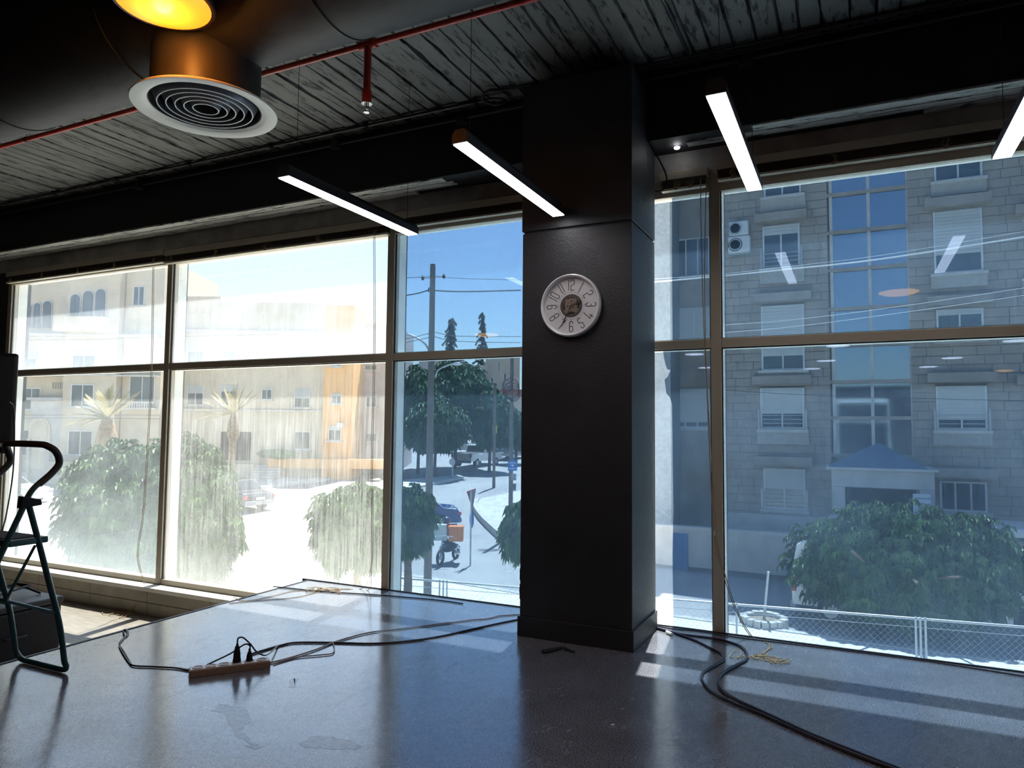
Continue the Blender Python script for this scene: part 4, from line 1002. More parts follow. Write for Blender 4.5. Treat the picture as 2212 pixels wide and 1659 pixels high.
# portal with arch
obj('portal', F.px(MB(), 78, 864, 150, 1070, 0, .7), M['lightstone'], t)
obj('portal_cornice', F.px(MB(), 76, 860, 152, 866, 0, .85), M['lightstone'], t)
def parch(x0, y0, x1, y1, d, mt, nm, k_=1.0, dd=.06):
    u0, u1, z0, z1 = F.rect(x0, y0, x1, y1); r_ = (u1 - u0) / 2; um = (u0 + u1) / 2
    pts = [(u0, z0), (u1, z0)] + [(um + r_ * math.cos(math.pi * i / 14), z1 - r_ + r_ * math.sin(math.pi * i / 14)) for i in range(15)]
    return obj(nm, MB().prism(pts, F.o * [1, 1, 0], (F.u, F.z, F.n), d, d + dd), mt, t)
parch(78, 902, 124, 1012, .7, M['stoneB'], 'arch_surround', dd=.1); parch(84, 908, 118, 1012, .8, M['stoneA'], 'arch_recess', dd=.04)
for x0 in (76, 118): obj('pilaster', F.px(MB(), x0, 948, x0 + 7, 1070, .7, .95), M['lightstone'], t)
mb = MB(); F.px(mb, 36, 1018, 84, 1036, .9, 1.1); obj('parapet', mb, M['lightstone'], t)
# ============ building B: plain beige with stairs and gate
F = Fac(P(530, 930, 49), 25.66)
t = thing('apartment_building', 'long pale beige building with stairs and dark gate behind the second window', 'building', tuple(F.o * [1, 1, 0] + [0, 0, -2.2]))
obj('wall', F.px(MB(), 352, 640, 470, 1060, -9, .0), M['stoneB'], t)
obj('wall', F.px(MB(), 470, 655, 714, 1060, -9, .25), M['stoneB'], t)
obj('cornice', F.px(MB(), 352, 885, 714, 889, 0, .45), M['lightstone'], t)
obj('cornice', F.px(MB(), 352, 715, 714, 719, 0, .45), M['lightstone'], t)
for a in ((480, 833, 517, 877, .3), (568, 838, 591, 864, .2), (638, 841, 673, 881, .5), (638, 932, 673, 971, 0), (480, 745, 515, 785, .4), (640, 748, 673, 785, .5), (405, 745, 440, 785, .4), (405, 833, 440, 875, .4)):
    window(F, t, *a[:4], a[4], 1, .25 if a[0] > 470 else 0)
mb = MB(); F.px(mb, 480, 933, 545, 994, .25, .3); gt = obj('gate_opening', mb, M['opening'], t)
for i in range(12): obj('gate_bar', F.px(MB(), 482 + i * 5.4, 935, 483.4 + i * 5.4, 993, .32, .36), M['black_metal'], gt)
obj('yard_wall', F.px(MB(), 590, 990, 835, 1010, .5, 1.2), M['orange_wall'], t)
obj('hedge', MB().sphere(F.o * [1, 1, 0] + F.u * F.uv(610, 980)[0] + F.n * 1.0 + [0, 0, F.uv(610, 980)[1]], (1.9, .6, .35), 14, 8), M['leaf_dark'], t, smooth=True)
mb = MB(); F.px(mb, 565, 1003, 620, 1006, 0, 3.2)
for i in range(8): obj('step', F.px(MB(), 566, 1003 + i * 5.0, 620, 1003 + (i + 1) * 5.0 - .3, .2, 1.2 + i * .33), M['lightstone'], t)
obj('yard_wall', F.px(MB(), 352, 1000, 566, 1060, .3, 1.6), M['stoneA'], t)
# ============ building C: orange and pink
F = Fac(P(740, 900, 50), 25.66)
t = thing('apartment_building', 'bright orange tower wing beside the pale beige building', 'building', tuple(F.o * [1, 1, 0] + [0, 0, -2.2]))
obj('wall', F.px(MB(), 712, 668, 773, 1040, -8, 1.6), M['orange_wall'], t)
for a in ((724, 782, 750, 796), (728, 852, 750, 874), (722, 920, 749, 951)): window(F, t, *a, .3, 1, 1.6)
obj('air_conditioner', F.px(MB(), 744, 914, 756, 924, 1.62, 2.2), M['ac'], t)
F = Fac(P(820, 900, 52), 25.66)
t = thing('apartment_building', 'dusky pink building at the mullion, right of the orange wing', 'building', tuple(F.o * [1, 1, 0] + [0, 0, -2.2]))
obj('wall', F.px(MB(), 773, 700, 858, 1040, -8, 0), M['lilac_wall'], t)
for a in ((788, 785, 815, 800), (790, 850, 815, 880), (790, 930, 815, 955)): window(F, t, *a, .3, 1, 0)
# yield sign shape seen in window 2 (far triangle)
# ============ behind the trees, blue bay
F = Fac(P(920, 850, 85), 25.66)
t = thing('distant_building', 'distant pink-grey building behind the tall pole', 'building', tuple(F.o * [1, 1, 0] + [0, 0, 0]))
obj('wall', F.px(MB(), 903, 776, 985, 1000, -8, 0), M['lilac_wall'], t)
for a in ((950, 800, 962, 815), (950, 830, 962, 845)): window(F, t, *a, 0, 0, 0, False)
F = Fac(P(1080, 830, 80), 25.66)
t = thing('distant_building', 'distant cream building with narrow windows right of the trees, by the column', 'building', tuple(F.o * [1, 1, 0] + [0, 0, 0]))
obj('wall', F.px(MB(), 1048, 772, 1122, 1000, -8, 0), M['stoneA'], t)
obj('roof_tank_wall', F.px(MB(), 1020, 790, 1050, 1000, -6, .5), M['stoneB'], t)
for a in ((1076, 782, 1080, 803), (1088, 806, 1094, 822), (1100, 845, 1106, 862), (1060, 815, 1066, 830)): window(F, t, *a, 0, 0, 0, False)
mb = MB(); F.px(mb, 1080, 845, 1140, 860, .4, 3.5); obj('tiled_roof', mb, M['terracotta'], t)
obj('lower_wing', F.px(MB(), 1088, 858, 1140, 930, .2, 3), M['stoneB'], t)
F = Fac(P(1080, 970, 66), 25.66)
o = obj('roadside_wall', F.px(MB(), 1060, 958, 1190, 972, -.4, 0), M['stoneA']); tag(o, 'low beige roadside wall beyond the pickup truck', 'wall')

# ============ right building (parallel to our windows)
YB = 27.0
F = Fac((0, YB, 0), 0)
t = thing('apartment_building', 'grey stone apartment building with shuttered windows and a glazed stair tower opposite the right windows', 'building', (4, YB, -3.3))
def rx(px, py): return F.uv(px, py)
obj('wall', F.px(MB(), 1548, 262, 1793, 1215, -8, 0), M['stonejoint'], t)
obj('wall', F.px(MB(), 1968, 232, 2420, 1215, -8, 0), M['stonejoint'], t)
obj('wall', F.px(MB(), 1790, 250, 1970, 1215, -8, -.9), M['greystone'], t)
obj('recessed_wall', F.px(MB(), 1380, 280, 1552, 1215, -8, -1.4), M['greystone'], t)
holes = []
wins = [(1648, 487, 1728, 580, .22, 1, True), (1645, 660, 1738, 800, .78, 1, False), (1643, 838, 1738, 928, .62, 1, True), (1650, 1012, 1740, 1100, .5, 1, True),
        (2016, 455, 2122, 590, .7, 0, False), (2022, 668, 2124, 710, .3, 1, False), (2022, 834, 2132, 930, .75, 1, True), (2030, 1040, 2132, 1105, .05, 2, False),
        (2212, 470, 2300, 600, .7, 1, False), (2215, 840, 2300, 930, .6, 1, False), (1650, 330, 1730, 425, .5, 1, False), (2016, 280, 2120, 390, .5, 1, False)]
for a in wins:
    window(F, t, *a[:4], a[4], a[5], .04, True, a[6], lintel=True)
    x0, y0, x1, y1 = a[:4]; holes.append(F.rect(x0, y0, x1, y1))
    obj('window_apron', F.px(MB(), x0 - 6, y1 + 3, x1 + 10, y1 + 32, 0.0, .16), M['apron'], t)
def blocks(u0, u1, z0, z1, d, bw, bh, mt, par, name='stone_block'):
    mb = MB(); r = 0; z = z0; rd = random.Random(3)
    while z < z1:
        zt = min(z + bh, z1); zm = (z + zt) / 2; free = [(u0, u1)]
        for h in holes:
            if h[2] < zm < h[3]:
                nf = []
                for a, b_ in free:
                    if h[0] >= b_ or h[1] <= a: nf.append((a, b_)); continue
                    if h[0] > a: nf.append((a, h[0]))
                    if h[1] < b_: nf.append((h[1], b_))
                free = nf
        for a0, b0_ in free:
            u = a0 - (bw / 2 if r % 2 and a0 == u0 else 0)
            while u < b0_ - .03:
                w_ = bw * rd.uniform(.7, 1.2); a, b_ = max(u, a0), min(u + w_, b0_)
                if b0_ - b_ < .15: b_ = b0_
                if b_ - a > .05: F.b(mb, a + .008, b_ - .008, z + .008, zt - .008, d, d + rd.uniform(.03, .04))
                u = max(u + w_, b_)
        z += bh; r += 1
    o = obj(name, mb, mt, par); o['kind'] = 'stuff'; return o
ua, _ = rx(1548, 800); ub, _ = rx(1793, 800); uc, _ = rx(1968, 800); ud, _ = rx(2330, 800)
blocks(ua, ub, -3.3, 12.4, 0, .62, .30, M['greystone'], t); blocks(uc, ud, -3.3, 12.4, 0, .62, .30, M['greystone'], t)
# recessed bay windows left of it
Fr = F; F2 = Fac((0, YB + 1.4, 0), 0)
for a in ((1457, 515, 1534, 598, 0, 2, False), (1457, 665, 1534, 740, .9, 0, False), (1455, 840, 1534, 924, .86, 2, False)):
    w = window(F2, t, *a[:4], a[4], a[5], .03, True, a[6])
obj('party_wall', F.px(MB(), 1375, 290, 1452, 1150, -1.3, .3), mat('party_wall_paint', (.27, .29, .30), .85, var=.15), t)
# air conditioners
for (x0, y0, x1, y1), lb in (((1579, 485, 1619, 514), 'upper white air-conditioner unit on the grey stone facade'), ((1577, 517, 1623, 551), 'lower white air-conditioner unit on the grey stone facade')):
    u0, u1, z0, z1 = F.rect(x0, y0, x1, y1)
    ac = thing('air_conditioner', lb, 'air conditioner', tuple(F.o * [1, 1, 0] + F.u * u0 + F.n * .1 + [0, 0, z0]))
    obj('casing', F.b(MB(), u0, u1, z0, z1, .08, .45), M['ac'], ac, bevel=.01)
    c = F.o * [1, 1, 0] + F.u * (u0 + (u1 - u0) * .33) + F.n * .46 + [0, 0, (z0 + z1) / 2]
    for rr_ in (.06, .11, .16, .21):
        if rr_ < (z1 - z0) / 2: obj('fan_guard', MB().lathe(c, [(rr_, 0), (rr_ + .015, 0), (rr_ + .015, -.02), (rr_, -.02)], 20, axis=1), M['galv'], ac)
    obj('fan', MB().lathe(c + F.n * -.004, [(0, 0), ((z1 - z0) * .42, 0), ((z1 - z0) * .42, .003), (0, .003)], 20, axis=1), M['opening'], ac)
    obj('wall_bracket', F.b(MB(), u0 + .05, u1 - .05, z0 - .06, z0, .03, .4), M['galv'], ac)
# glazed stair tower
u0, u1, z0, z1 = F.rect(1798, 330, 1966, 985)
tw = obj('tower_frame', F.b(MB(), u0 - .1, u1 + .1, -3.3, 12.7, -.9, -.12), M['greystone'], t)
zz = [12.6] + [rx(1880, yy)[1] for yy in (412, 495, 578, 664, 744, 824, 903, 985)]
um = (u0 + u1) / 2
for i in range(len(zz) - 1):
    for a, b_ in ((u0 + .05, um - .04), (um + .04, u1 - .05)):
        mb = MB(); F.b(mb, a, b_, zz[i + 1] + .05, zz[i] - .05, -.12, -.07); obj('curtain_pane', mb, M['mirrorglass'], t)
    obj('curtain_rail', F.b(MB(), u0 - .12, u1 + .12, zz[i + 1] - .06, zz[i + 1] + .06, -.12, .04), M['greystone'], t)
for uu in (u0, um, u1): obj('curtain_mullion', F.b(MB(), uu - .05, uu + .05, zz[-1], zz[0], -.12, .0), M['lightstone'], t)
# entrance portico with pyramid roof
u0, u1, z0, z1 = F.rect(1800, 1010, 2004, 1045)
zg = -3.25
obj('portico_beam', F.b(MB(), u0, u1, z0, z1, 0, 2.2), M['lightstone'], t, bevel=.02)
obj('portico_slab', F.b(MB(), u0 - .15, u1 + .1, z1, z1 + .08, 0, 2.35), M['lightstone'], t)
for a, b_ in ((u0, u0 + .38), (u1 - .38, u1)): obj('portico_pier', F.b(MB(), a, b_, zg, z0, 1.6, 2.2), M['lightstone'], t)
obj('entrance', F.b(MB(), u0 + .3, u1 - .35, zg, z0, .02, .08), M['opening'], t)
ap = np.array([*(F.o + F.u * (u0 + u1) / 2)[:2], 0]) + F.n * .9; zap = rx(1888, 955)[1]
cs = [F.o * [1, 1, 0] + F.u * a + F.n * d_ + [0, 0, z1 + .08] for a, d_ in ((u0 - .1, 2.3), (u1 - .15, 2.3), (u1 - .15, .02), (u0 - .1, .02))]
obj('pyramid_roof', MB().add([*cs, ap * [1, 1, 0] + [0, 0, zap]], [(0, 1, 4), (1, 2, 4), (2, 3, 4), (3, 0, 4), (3, 2, 1, 0)]), M['roofblue'], t)
obj('plinth', F.px(MB(), 1548, 1110, 1793, 1215, 0, .3), M['lightstone'], t)
# boundary wall
Fb = Fac((0, 24.6, 0), 0)
t2 = thing('boundary_wall', 'low grey boundary wall with coping along the pavement opposite', 'wall', (-2, 24.6, -3.4))
obj('wall_body', Fb.px(MB(), 1380, 1152, 1760, 1232, -.25, 0), M['lightstone'], t2)
obj('coping', Fb.px(MB(), 1380, 1143, 1760, 1152, -.3, .06), M['lightstone'], t2)
obj('blue_door', Fb.px(MB(), 1455, 1152, 1486, 1232, 0, .05), mat('blue_door', (.05, .14, .32), .5), t2)
# sign: for rent
u0, u1, z0, z1 = Fb.rect(1972, 1067, 2010, 1095)
t3 = thing('for_rent_sign', 'white notice board reading For Rent above the right tree', 'sign', tuple(Fb.o * [1, 1, 0] + Fb.u * (u0 + u1) / 2 + [0, 0, -3.4]))
obj('board', Fb.b(MB(), u0, u1, z0 - .25, z1, .0, .03), M['sign_white'], t3)
obj('post', Fb.b(MB(), (u0 + u1) / 2 - .03, (u0 + u1) / 2 + .03, -3.5, z0 - .2, -.02, .02), M['galv'], t3)
def text(body, size, loc, mt, name, par, axes_yaw=0.0, align='CENTER'):
    c = bpy.data.curves.new(name, 'FONT'); c.body = body; c.size = size; c.align_x = align; c.extrude = .004
    o = bpy.data.objects.new(name, c); C.objects.link(o); dg = bpy.context.evaluated_depsgraph_get(); me = bpy.data.meshes.new_from_object(o.evaluated_get(dg))
    bpy.data.objects.remove(o); me.materials.clear(); me.materials.append(mt)
    o = bpy.data.objects.new(name, me); C.objects.link(o); o.parent = par
    o.rotation_euler = (math.pi / 2, 0, math.radians(axes_yaw)); o.location = tuple(np.array(loc) - wloc(par)); return o
cc = Fb.o * [1, 1, 0] + Fb.u * (u0 + u1) / 2 + Fb.n * .032
text('For Rent', (u1 - u0) * .27, cc + [0, 0, z0 + (z1 - z0) * .12], M['ink'], 'lettering', t3)
text('Furnished Apartment', (u1 - u0) * .105, cc + [0, 0, z0 + (z1 - z0) * .62], M['ink'], 'lettering', t3)

# ============ poles and overhead wires
def pole(px, yb, yt, s_, r0, r1, label, mt='pole'):
    b_ = P(px, yb, s_); a = P(px, yt, s_); zb = gz(b_[0], b_[1]) - .1
    t = thing('utility_pole', label, 'pole', (b_[0], b_[1], zb))
    obj('shaft', MB().tube([(a[0], a[1], zb), (a[0], a[1], a[2])], [r0, r1], 14), M[mt], t, smooth=True)
    return t, a
S1 = 20.0
t, a = pole(935, 700, 571, S1, .115, .075, 'tall utility pole with insulators rising above the trees in the blue window')
for yy, w_ in ((597, .30), (601, -.30)):
    c = P(936, yy, S1); q = c + u * w_; obj('cross_arm', MB().tube([c, q], .015, 6), M['galv'], t)
    obj('insulator', MB().lathe(q - [0, 0, .06], [(.02, 0), (.05, .03), (.03, .05), (.055, .08), (.03, .10), (.02, .13)], 12), M['wire'], t, smooth=True)
c = P(926, 622, S1); obj('clamp', MB().tube([P(936, 624, S1), c, c + [0, 0, -.12]], .02, 6), M['wire'], t)
obj('service_cable', MB().tube(catmull([P(931, 655, S1), P(928, 690, S1), P(929, 730, S1), P(933, 770, S1)], 5), .01, 5), M['wire'], t)
obj('lamp_arm', MB().tube(catmull([P(941, 815, S1), P(946, 800, S1 - .1), P(965, 790, S1 - .3), P(985, 784, S1 - .5), P(1004, 780, S1 - .6)], 5), .022, 8), M['galv'], t, smooth=True)
obj('street_lamp_head', MB().sphere(P(988, 786, S1 - .5), (.17, .09, .045), 14, 8), M['galv'], t, smooth=True)
obj('arched_arm', MB().tube(catmull([P(868, 723, S1 + .2), P(885, 724, S1 + .2), P(905, 733, S1 + .1), P(922, 748, S1 + .1), P(932, 775, S1)], 6), .03, 8), M['galv'], t, smooth=True)
obj('lower_cable', MB().tube(catmull([P(945, 805, S1), P(957, 840, S1), P(962, 870, S1), P(963, 900, S1)], 4), .008, 5), M['wire'], t)
t, a = pole(1069, 1000, 832, 45, .10, .08, 'thin grey pole with yellow band behind the pickup truck')
obj('band', MB().tube([P(1069, 920, 45), P(1069, 936, 45)], .14, 12), mat('yellow_band', (.5, .42, .05), .6), t)
t, a = pole(1106, 900, 774, 30, .10, .075, 'utility pole hung with cable coils at the column edge')
for i in range(4):
    c = P(1104 + i * 2, 838 + 5 * i, 29.8); mb = MB(); mb.tube([c + u * (.34 - .03 * i) * math.cos(k * .52) + np.array([0, 0, 1.]) * (.42 - .05 * i) * math.sin(k * .52) for k in range(12)], .018, 5, closed=True); obj('cable_coil', mb, M['wire'], t)
mb = MB()
for i in range(4): mb.tube(catmull([P(1106, 824 + i * 4, 30), P(1090, 822 + i * 8, 30), P(1085, 835 + i * 5, 30)], 4), .012, 5)
obj('loose_cable', mb, M['wire'], t)
obj('meter_box', MB().obox(P(1109, 1030, 29.7), (u, v_, np.array([0, 0, 1.])), (.12, .1, .14)), M['sign_grey'], t)
obj('meter_box', MB().obox(P(1109, 1052, 29.7), (u, v_, np.array([0, 0, 1.])), (.11, .1, .14)), M['pole'], t)
c = P(1107, 1006, 29.6); sg = obj('blue_sign', MB().obox(c, (u, v_, np.array([0, 0, 1.])), (.19, .02, .21)), M['sign_blue'], t)
mb = MB()
for zz_, ww in ((.12, .14), (.02, .06), (-.12, .15)): mb.obox(c + [0, 0, zz_] - v_ * .022, (u, v_, np.array([0, 0, 1.])), (ww, .003, .012))
mb.obox(c - v_ * .022 + u * .0, (u, v_, np.array([0, 0, 1.])), (.012, .003, .07)); obj('sign_marks', mb, M['sign_white'], sg)
def wire(lst, r, label, mt='wire', k=6):
    o = obj('overhead_wire', MB().tube(catmull([P(*a) for a in lst], k), r, 5), M[mt]); return tag(o, label, 'wire')
wire([(936, 598, 20), (1010, 602, 20), (1125, 605, 20)], .008, 'thin overhead wire running right from the tall pole top')
wire([(860, 601, 20), (905, 599, 20), (932, 597, 20)], .008, 'thin overhead wire reaching the tall pole top from the left')
wire([(930, 627, 20), (1000, 630, 20), (1125, 627, 20)], .020, 'thick bundled overhead cable running right from the pole')
wire([(932, 624, 20), (905, 633, 20), (870, 639, 20)], .018, 'thick bundled overhead cable descending left from the pole')
wire([(938, 717, 20), (975, 725, 21), (1040, 727, 22), (1125, 727, 24)], .009, 'upper of two low wires crossing the conifers')
wire([(938, 727, 20), (975, 736, 21), (1040, 739, 22), (1125, 740, 24)], .009, 'lower of two low wires crossing the conifers')
wire([(860, 735, 19), (900, 727, 19.5), (934, 718, 20)], .009, 'low wire reaching the tall pole from the left above the arched arm')
wire([(860, 744, 19), (900, 735, 19.5), (934, 728, 20)], .009, 'low wire reaching the tall pole from the left below its twin')
wire([(1405, 610, 19), (1540, 598, 19), (1700, 582, 18), (1900, 560, 17), (2212, 512, 16), (2400, 480, 15)], .020, 'thick twisted cable crossing the right building at upper window height', 'wire_light')
wire([(1405, 603, 19), (1540, 594, 19), (1700, 576, 18), (1900, 552, 17), (2212, 500, 16), (2400, 465, 15)], .006, 'thin wire just above the thick twisted cable', 'wire_light')
wire([(1550, 703, 19), (1700, 692, 18), (1900, 668, 17), (2212, 622, 16), (2400, 590, 15)], .007, 'upper thin wire crossing the grey stone facade', 'wire_light')
wire([(1550, 720, 19), (1700, 707, 18), (1900, 682, 17), (2212, 638, 16), (2400, 606, 15)], .007, 'lower thin wire crossing the grey stone facade', 'wire_light')
wire([(1560, 842, 22), (1780, 855, 22), (2212, 866, 22), (2400, 870, 22)], .007, 'dark thin wire crossing the facade below the transom')
wire([(30, 735, 24), (200, 733, 24), (350, 728, 24), (600, 722, 24)], .010, 'faint wire across the arched building in the upper left pane')
wire([(30, 897, 24), (200, 896, 24), (345, 897, 24)], .008, 'upper faint wire across the palm')
wire([(30, 903, 24), (200, 903, 24), (345, 905, 24)], .008, 'lower faint wire across the palm')

# ---- street signs
t = thing('yield_sign', 'triangular road sign seen from behind on a tall post beside the bent kerb', 'sign', tuple(ground_at(1016, 1222)))
g = ground_at(1016, 1222); s_ = float(g @ np.array([-.43237, .8994, 0])) 
SG = s_
obj('post', MB().tube([g, [g[0], g[1], P(1020, 1060, SG)[2]]], .03, 8), M['galv'], t, smooth=True)
tri = [P(1008, 1062, SG - .1), P(1028, 1055, SG + .3), P(1021, 1100, SG + .1)]
nn = np.cross(tri[1] - tri[0], tri[2] - tri[0]); nn /= np.linalg.norm(nn)
for k_, mt, nm, dd in ((1.0, 'taillight', 'rim', .0), (.86, 'sign_grey', 'plate', .012)):
    ce_ = sum(tri) / 3; q = [ce_ + (p_ - ce_) * k_ for p_ in tri]
    obj(nm, MB().add([p_ + nn * (-.006 - dd) for p_ in q] + [p_ + nn * (.006 + dd) for p_ in q], [(0, 2, 1), (3, 4, 5), (0, 1, 4, 3), (1, 2, 5, 4), (2, 0, 3, 5)]), M[mt], t)
obj('oval_plate', MB().sphere(P(1019, 1122, SG - .06), (.09, .02, .30), 14, 10), M['sign_blue'], t, smooth=True)
g = ground_at(977, 1036)
s9 = 1530 * (CAMH - g[2]) / (1036 - 921)
t = thing('round_sign', 'small round sign seen from behind on the kerb left of the pickup truck', 'sign', tuple(g))
obj('base', MB().lathe(g + [0, 0, .1], [(.35, 0), (.35, .05), (.08, .1), (0, .1)], 16), M['kerb'], t)
obj('post', MB().tube([g, [g[0], g[1], P(978, 990, s9)[2]]], .05, 8), M['galv'], t)
obj('disc', MB().lathe([g[0], g[1] - .05, P(979, 1000, s9)[2]], [(0, 0), (.24, 0), (.24, .02), (0, .02)], 20, axis=1), M['sign_white'], t)
# planter ring and leaning post
g = ground_at(1650, 1352)
t = thing('stone_planter', 'round stone planter ring on the pavement right of the mullion', 'planter', tuple(g))
for k in range(18):
    a = 2 * math.pi * k / 18; c = g + [math.cos(a) * .5, math.sin(a) * .5, .12]
    obj('stone', MB().obox(c, ((math.cos(a), math.sin(a), 0), (-math.sin(a), math.cos(a), 0), (0, 0, 1)), (.09, .083, .13 + random.uniform(-.02, .02))), M['lightstone'], t, bevel=.02)
obj('soil', MB().lathe(g + [0, 0, .15], [(0, .03), (.42, 0), (.42, -.1), (0, -.1)], 18), M['soil'], t)
o = obj('leaning_post', MB().tube([g + [0, 0, .1], P(1660, 1235, 1530 * (CAMH - g[2]) / (1352 - 928))], .035, 8), M['galv'], smooth=True); tag(o, 'thin leaning post standing in the stone planter', 'post')

# ============ vehicles
def car(label, L, Wd, Hh, body, kind, loc, yaw, cat='car', name='car'):
    t = thing(name, label, cat, loc)
    zz = np.array([0, 0, 1.]); a = math.radians(yaw); ux_ = np.array([math.cos(a), math.sin(a), 0]); uy_ = np.array([-math.sin(a), math.cos(a), 0])
    L2 = L / 2; l0 = np.array(loc, float)
    if kind == 'sedan': prof = [(-L2, .30), (-L2, .72), (-L2 * .93, .90), (-L2 * .62, .96), (-L2 * .36, Hh - .02), (L2 * .18, Hh), (L2 * .48, .98), (L2 * .90, .82), (L2, .62), (L2, .30)]; g0 = [(-L2 * .56, .98), (-L2 * .34, Hh - .07), (L2 * .16, Hh - .06), (L2 * .42, .98)]
    elif kind == 'pickup': prof = [(-L2, .45), (-L2, 1.05), (-L2 * .15, 1.05), (-L2 * .10, Hh - .03), (L2 * .30, Hh), (L2 * .52, 1.12), (L2 * .95, 1.0), (L2, .8), (L2, .45)]; g0 = [(-L2 * .08, 1.12), (-L2 * .06, Hh - .08), (L2 * .28, Hh - .06), (L2 * .44, 1.12)]
    else: prof = [(-L2, .40), (-L2 - .02, 1.1), (-L2 * .95, Hh - .12), (-L2 * .88, Hh), (L2 * .55, Hh), (L2 * .70, Hh - .15), (L2 * .86, 1.15), (L2 * .98, 1.0), (L2, .7), (L2, .40)]; g0 = [(-L2 * .92, 1.15), (-L2 * .87, Hh - .22), (L2 * .58, Hh - .22), (L2 * .74, 1.15)]
    mb = MB(); mb.prism(prof, l0, (ux_, zz, uy_), -Wd / 2, Wd / 2); obj('body', mb, M[body], t, bevel=.05)
    mb = MB(); mb.prism(g0, l0, (ux_, zz, uy_), -Wd / 2 - .012, -Wd / 2 + .02); mb.prism(g0, l0, (ux_, zz, uy_), Wd / 2 - .02, Wd / 2 + .012); obj('side_windows', mb, M['car_glass'], t)
    for sx in ((-1, 1)):
        i = 3 if sx < 0 else len(prof) - 5
        if kind == 'sedan': pr = [prof[3], prof[4]] if sx < 0 else [prof[6], prof[5]]
        elif kind == 'pickup': pr = [(-L2 * .148, 1.1), (-L2 * .105, Hh - .08)] if sx < 0 else [prof[5], prof[4]]
        else: pr = [(-L2 - .01, 1.15), (-L2 * .955, Hh - .2)] if sx < 0 else [prof[6], prof[5]]
        p0, p1 = [l0 + ux_ * q[0] + zz * q[1] for q in pr]; d_ = p1 - p0; n_ = np.cross(d_, uy_); n_ = n_ / np.linalg.norm(n_); 
        if n_[2] < 0: n_ = -n_
        if abs(n_[2]) < .3 and (n_ @ ux_) * sx < 0: n_ = -n_
        hw = Wd / 2 - .12; pp = [p0 + d_ * .1 - uy_ * hw, p0 + d_ * .1 + uy_ * hw, p0 + d_ * .9 + uy_ * (hw - .06), p0 + d_ * .9 - uy_ * (hw - .06)]
        obj('rear_window' if sx < 0 else 'windscreen', MB().add([q + n_ * .012 for q in pp] + [q - n_ * .02 for q in pp], [(0, 1, 2, 3), (7, 6, 5, 4), (0, 4, 5, 1), (1, 5, 6, 2), (2, 6, 7, 3), (3, 7, 4, 0)]), M['car_glass'], t)
    for sx in (-.62, .62):
        for sy in (-1, 1):
            c = l0 + ux_ * sx * L2 + uy_ * sy * (Wd / 2 - .10) + zz * .33
            mb = MB(); mb.tube([c - uy_ * .11, c + uy_ * .11], .33, 20); wh = obj('wheel', mb, M['tyre'], t, smooth=True)
            mb = MB(); mb.tube([c - uy_ * .115, c + uy_ * .115], .19, 14); obj('hub', mb, M['galv'], wh, smooth=True)
    for sy in (-1, 1):
        h_ = .95 if kind == 'pickup' else (.75 if kind == 'sedan' else 1.0); k_ = .14 if kind == 'pickup' else .07
        obj('tail_light', MB().obox(l0 - ux_ * (L2 + .005) + uy_ * sy * (Wd / 2 - .06) + ux_ * .05 + zz * (h_ - .05), (ux_, uy_, zz), (.07, .075, k_ + (.12 if kind == 'van' else 0))), M['taillight'], t, bevel=.01)
        obj('head_light', MB().obox(l0 + ux_ * (L2 - .04) + uy_ * sy * (Wd / 2 - .2) + zz * .68, (ux_, uy_, zz), (.05, .16, .06)), M['sign_white'], t, bevel=.01)
    obj('bumper', MB().obox(l0 - ux_ * (L2 - .02) + zz * .42, (ux_, uy_, zz), (.07, Wd / 2 - .02, .10)), M['sign_grey'], t, bevel=.02)
    obj('number_plate', MB().obox(l0 - ux_ * (L2 + .03) + zz * (.62), (ux_, uy_, zz), (.02, .26, .06)), M['sign_white'], t)
    return t
def gp(px, py, dz=0): p_ = ground_at(px, py); return np.array([p_[0], p_[1], p_[2] + dz])
vl = on(1930, 1250, 1, 21.5); vl[2] = gz(vl[0], vl[1])
car('white delivery van parked behind the right tree, tail light showing at its left', 4.9, 1.9, 2.1, 'car_white', 'van', tuple(vl), 1, 'van', 'van')
Y_ = 22.8; Y_ = 23.52; xx = on(2085, 1150, 1, Y_)[0] 
car('long white minibus behind the right tree, only its pale roof showing', 7.4, 2.1, 2.5, 'car_white', 'van', (xx, Y_, gz(xx, Y_)), 0, 'van', 'van')
car('white pickup truck seen from behind under the trees', 5.0, 1.85, 1.75, 'car_white', 'pickup', tuple(gp(1031, 1006)), 25.66 + 62, 'truck', 'pickup_truck')
cb = gp(1050, 996); cb = cb + np.array([.9, 3.0, 0]); cb[2] = gz(cb[0], cb[1])
cc_ = car('dark car with raised bonnet in front of the pickup truck', 4.4, 1.8, 1.5, 'car_dark', 'sedan', tuple(cb), 25.66 + 68)
c = P(1052, 958, 60); obj('raised_bonnet', MB().obox(c, (u, v_ * .5 + np.array([0, 0, .86]), np.cross(u, v_ * .5 + np.array([0, 0, .86]))), (.75, .55, .03)), M['car_silver'], cc_)
car('silver car half hidden under the dark trees', 4.2, 1.75, 1.45, 'car_silver', 'sedan', tuple(gp(990, 978)), 25.66 + 5)
car('dark car beside the left tree in the sun-bleached window', 4.4, 1.8, 1.5, 'car_dark', 'sedan', tuple(gp(497, 1098)), 25.66 + 150)
car('pale car at the far left behind the ladder', 4.3, 1.8, 1.45, 'car_silver', 'sedan', tuple(gp(0, 1088)), 25.66 + 4)
car('dark blue car partly behind the tall pole and bush', 4.2, 1.75, 1.45, 'car_blue', 'sedan', tuple(gp(888, 1140)), 25.66 + 190)
